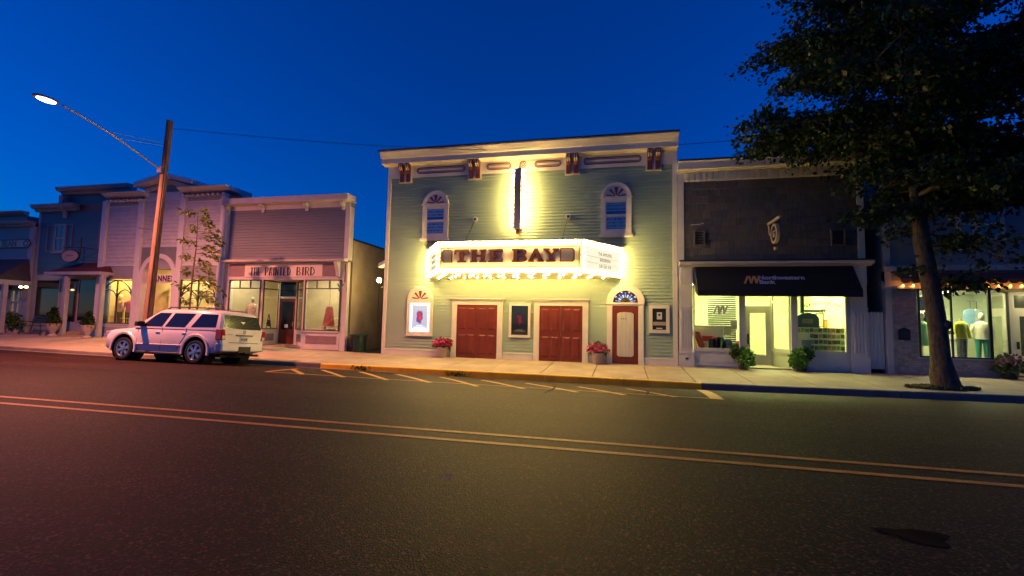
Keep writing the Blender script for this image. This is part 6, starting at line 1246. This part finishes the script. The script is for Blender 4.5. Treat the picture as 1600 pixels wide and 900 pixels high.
# tree pit with worn grass
b = MB(); n = 22; c0 = (8.36, 15.0); rg = [(c0[0] + 0.85 * (1 + .12 * math.sin(3 * a)) * math.cos(a), c0[1] + .30 * (1 + .1 * math.sin(4 * a + 1)) * math.sin(a)) for a in np.linspace(0, 2 * math.pi, n, endpoint=False)]
b.add([(c0[0], c0[1], sw_z(*c0) + .05)] + [(x, y, sw_z(x, y) + .006) for x, y in rg], [(0, k + 1, (k + 1) % n + 1) for k in range(n)]); tag(b.build('tree_pit', mat('bare brown soil', (.075, .055, .03), .95, .3, 8, .5, 40)), 'patch of bare soil round the big tree trunk', 'soil', kind='structure')
gp = []; 
for _ in range(900):
    a = rt.uniform(0, 6.28); r_ = math.sqrt(rt.random()); x, y = c0[0] + .85 * r_ * math.cos(a), c0[1] + .30 * r_ * math.sin(a); gp.append((x, y, sw_z(x, y) + .04 * (1 - r_)))
me = leaf_mesh(gp, [(0, 0, 2.5)] * len(gp), .08, rt, 0); me.materials.append(mat('dry verge grass', (.12, .11, .035), .7, .3, 8)); tag(link('verge_grass', me), 'thin dry grass tufts round the big tree trunk', 'grass', kind='stuff')

# sapling by the annex, swept by the wind
syy = 15.25; sxb = W(291, 545, syy)[0]
SP = thing('sapling', 'slender young street tree with wind swept branches before the annex', 'tree', (sxb, syy, sw_z(sxb, syy) - .03))
sp_top = W(287, 322, syy); hh = sp_top[1] - SP.location.z
stp = [(0, 0, 0), (.02, 0, hh * .3), (.06, 0, hh * .55), (.14, 0, hh * .72), (.12, 0, hh * .86), (.10, 0, hh)]
MB().tube(stp, [.045, .038, .03, .022, .015, .006], 8).build('trunk', M_bark, SP, smooth=60)
limbs = MB(); lp, ld = [], []; rs_ = np.random.default_rng(5)
def spt(z):
    for a, c in zip(stp, stp[1:]):
        if a[2] <= z <= c[2]: return Vector(a).lerp(Vector(c), (z - a[2]) / (c[2] - a[2]))
    return Vector(stp[-1])
for i in range(26):
    f = i / 25; z = hh * (.34 + .63 * f); right = i % 4 != 0
    L = (1.75 * (1 - f * .62) if right else .7 * (1 - .3 * f)) * rs_.uniform(.75, 1.1)
    d = Vector((1 if right else -1, rs_.uniform(-.55, .55), .35 if right else .1)).normalized(); p = spt(z); pts = [p.copy()]
    for k in range(7):
        d = (d + Vector((.10, 0, -.16 if right else .0))).normalized(); p = p + d * L / 7; pts.append(p.copy())
        for _ in range(5 if k else 1): lp.append(tuple(p + Vector(rs_.normal(size=3)) * .045)); ld.append((d.x * 1.6 + 1.0, d.y, d.z - .45))
    limbs.tube(pts, [.013 * (1 - .8 * k / 7) for k in range(8)], 4)
limbs.build('limbs', M_bark, SP)
me = leaf_mesh(lp, ld, .20, rs_, .3, .20); me.materials.append(leafmat('sapling leaves', (.09, .13, .028), (.05, .08, .02))); stuff(link('crown', me, SP))
# a distant tree behind the bean shop
dt = thing('distant_tree', 'dark distant tree showing over the bean shop roof', 'tree', (-58, 36, 0)); rd = np.random.default_rng(8)
MB().tube([(0, 0, 0), (.1, 0, 4), (0, 0, 8.2)], [.35, .3, .1], 8).build('trunk', M_bark, dt); lp = []; ld = []
for k in range(70):
    c = rd.normal(size=3) * (2.6, 2.2, .8) + (0, 0, 7.9)
    for _ in range(60): lp.append(tuple(c + rd.normal(size=3) * .55)); ld.append((0, 0, .2))
me = leaf_mesh(lp, ld, .4, rd); me.materials.append(M_tleaf); stuff(link('crown', me, dt))

# ================================================================== POTS, PLANTERS, BENCH
def foliage(parent, name, n, rx, ry, z0, z1, size, m_, r_, spill=.0):
    pts = r_.normal(size=(n, 3)); pts /= np.linalg.norm(pts, axis=1)[:, None]; rad = r_.random(n) ** .4; pts *= rad[:, None] * (rx, ry, (z1 - z0) / 2); dirs = pts.copy() * 3
    pts[:, 2] += (z0 + z1) / 2 - spill * (pts[:, 0] ** 2 + pts[:, 1] ** 2); me = leaf_mesh(pts, dirs, size, r_, .2); me.materials.append(m_); return stuff(link(name, me, parent))
rp = np.random.default_rng(31)
for u, v, lab, mm in ((690, 557.5, 'clay pot of pink and red petunias beside the left double doors', (M_pink, M_red)), (934, 567, 'clay pot of bright pink petunias beside the single glazed door', (M_pink, M_pink))):
    x, Yp = W(u, v, D - .32)[0], D - .32; t = thing('flower_pot', lab, 'flower pot', (x, Yp, sw_z(x, Yp)))
    MB().lathe([(.15, 0), (.17, .04), (.225, .36), (.25, .37), (.25, .42), (.22, .42), (.20, .36)], n=18).build('pot', M_terra, t, smooth=35); MB().lathe([(.0, .37), (.205, .375)], n=14).build('soil', M_bark, t)
    foliage(t, 'leaves', 420, .38, .30, .38, .82, .09, M_leaf, rp, .7); foliage(t, 'flowers', 520, .40, .32, .48, .78, .085, mm[0], rp, .8)
    if mm[0] != mm[1]:
        o = foliage(t, 'flowers', 120, .14, .16, .48, .72, .08, mm[1], rp); o.location = (.27, 0, 0)
for u, v, lab, s_ in ((1161, 575, 'dark planter of trailing lime green fern left of the bank door', 1), (1252, 578, 'dark planter of bright fern and dark shrub right of the bank door', -1)):
    x, Yp = W(u, v, D - .22)[0], D - .22; t = thing('fern_planter', lab, 'planter', (x, Yp, sw_z(x, Yp)))
    MB().lathe([(.15, 0), (.2, .40), (.22, .42), (.18, .42)], n=16).build('pot', M_dark, t, smooth=35); o = foliage(t, 'fern', 900, .27, .24, .12, .72, .10, M_fern, rp, 1.2); o.location = (.10 * s_, -.06, 0); o = foliage(t, 'dark_shrub', 500, .22, .2, .38, .80, .09, leafmat('dark shrub leaves', (.02, .05, .012), (.012, .03, .01)), rp); o.location = (-.18 * s_, .04, 0)
x, Yp = W(1576, 588, D - .1)[0], D - .15; t = thing('flower_tub', 'low tub of purple pink flowers at the right shop entrance', 'flower pot', (x, Yp, sw_z(x, Yp)))
MB().lathe([(.17, 0), (.22, .3), (.24, .34), (.19, .34)], n=16).build('pot', M_dark, t, smooth=35); foliage(t, 'leaves', 600, .42, .32, .15, .75, .1, M_leaf, rp, .6); foliage(t, 'flowers', 220, .44, .34, .35, .8, .075, mat('mauve petals', (.38, .07, .25), .6, .2), rp, .6)
# bench, urns and shrubs before the blue shop
x = W(61, 515, BY - .9)[0]; t = thing('slatted_bench', 'dark slatted park bench before the blue shop window', 'bench', (x, BY - 1.0, sw_z(x, BY - 1.0)))
M_bench = mat('dark blue bench paint', (.03, .05, .07), .5, .1)
for k in range(4): MB().box(-.75, .75, -.30 + k * .13, -.20 + k * .13, .43, .46).build('seat_slat', M_bench, t)
for k in range(3): MB().box(-.75, .75, .22 + k * .03, .245 + k * .03, .55 + k * .13, .64 + k * .13).build('back_slat', M_bench, t)
for s_ in (-.68, .68): MB().tube([(s_, -.28, 0), (s_, -.28, .43)], .025, 6).build('leg', M_bench, t); MB().tube([(s_, .15, 0), (s_, .22, .45), (s_, .3, .95)], .025, 6).build('leg', M_bench, t); MB().tube([(s_, -.3, .64), (s_, .24, .64)], .022, 6).build('arm_rest', M_bench, t); MB().tube([(s_, -.28, .42), (s_, -.3, .64)], .022, 6).build('arm_post', M_bench, t)
M_urn = mat('pale stone urn', (.33, .29, .27), .8, .15, 5)
for u, v, lab, hh_ in ((84, 517, 'stone urn with a pointed evergreen beside the bench', .75), (138, 521, 'stone urn with a rounded evergreen right of the blue shop door', .6)):
    x, Yp = W(u, v, BY - 1.2)[0], BY - 1.25; t = thing('urn_planter', lab, 'planter', (x, Yp, sw_z(x, Yp))); MB().lathe([(.2, 0), (.2, .06), (.1, .12), (.12, .2), (.26, .45), (.3, .62), (.26, .62)], n=18).build('urn', M_urn, t, smooth=40)
    pts = []; 
    for _ in range(900): z = rp.random(); r_ = (.24 * (1 - z) + .05) * math.sqrt(rp.random()); a = rp.uniform(0, 6.28); pts.append((r_ * math.cos(a), r_ * math.sin(a), .6 + z * hh_))
    me = leaf_mesh(pts, [(0, 0, .5)] * len(pts), .12, rp); me.materials.append(MATS['dark shrub leaves']); stuff(link('evergreen', me, t))
for i, u in enumerate((12, 22, 29)):
    x, Yp = W(u, 514, EY - .6)[0], EY - .7; t = thing('porch_pot', ('squat pale pot of greenery by the bean shop post', 'tall pale pot of greenery under the lit bean shop window', 'small pale pot of greenery next to the bench end')[i], 'planter', (x, Yp, sw_z(x, Yp))); k = (1, 1.25, .8)[i]
    MB().lathe([(.15 * k, 0), (.2 * k, .32 * k), (.17 * k, .33 * k)], n=14).build('pot', M_urn, t, smooth=40); foliage(t, 'leaves', 350, .34 * k, .3, .25 * k, .85 * k, .13, M_leaf, rp)

# weeds sprouting at the foot of the yellow kerb
for i, (u, v, lab) in enumerate(((581, 580, 'low weed tuft sprouting at the yellow kerb near its left end'), (722, 588, 'low weed tuft sprouting at the yellow kerb before the left double doors'))):
    p = hit(u, v); p.y = YK - .05; t = thing('weed_tuft', lab, 'weed', (p.x, p.y, road_z(p.x, p.y))); pts = rp.normal(size=(70, 3)) * (.16, .03, .03) + (0, 0, .05); me = leaf_mesh(pts, [(0, 0, 1.2)] * 70, .09, rp, 0, .18); me.materials.append(MATS['dark shrub leaves']); stuff(link('blades', me, t)); MB().lathe([(.06, 0), (.02, .03)], n=8).build('root_clump', M_bark, t)
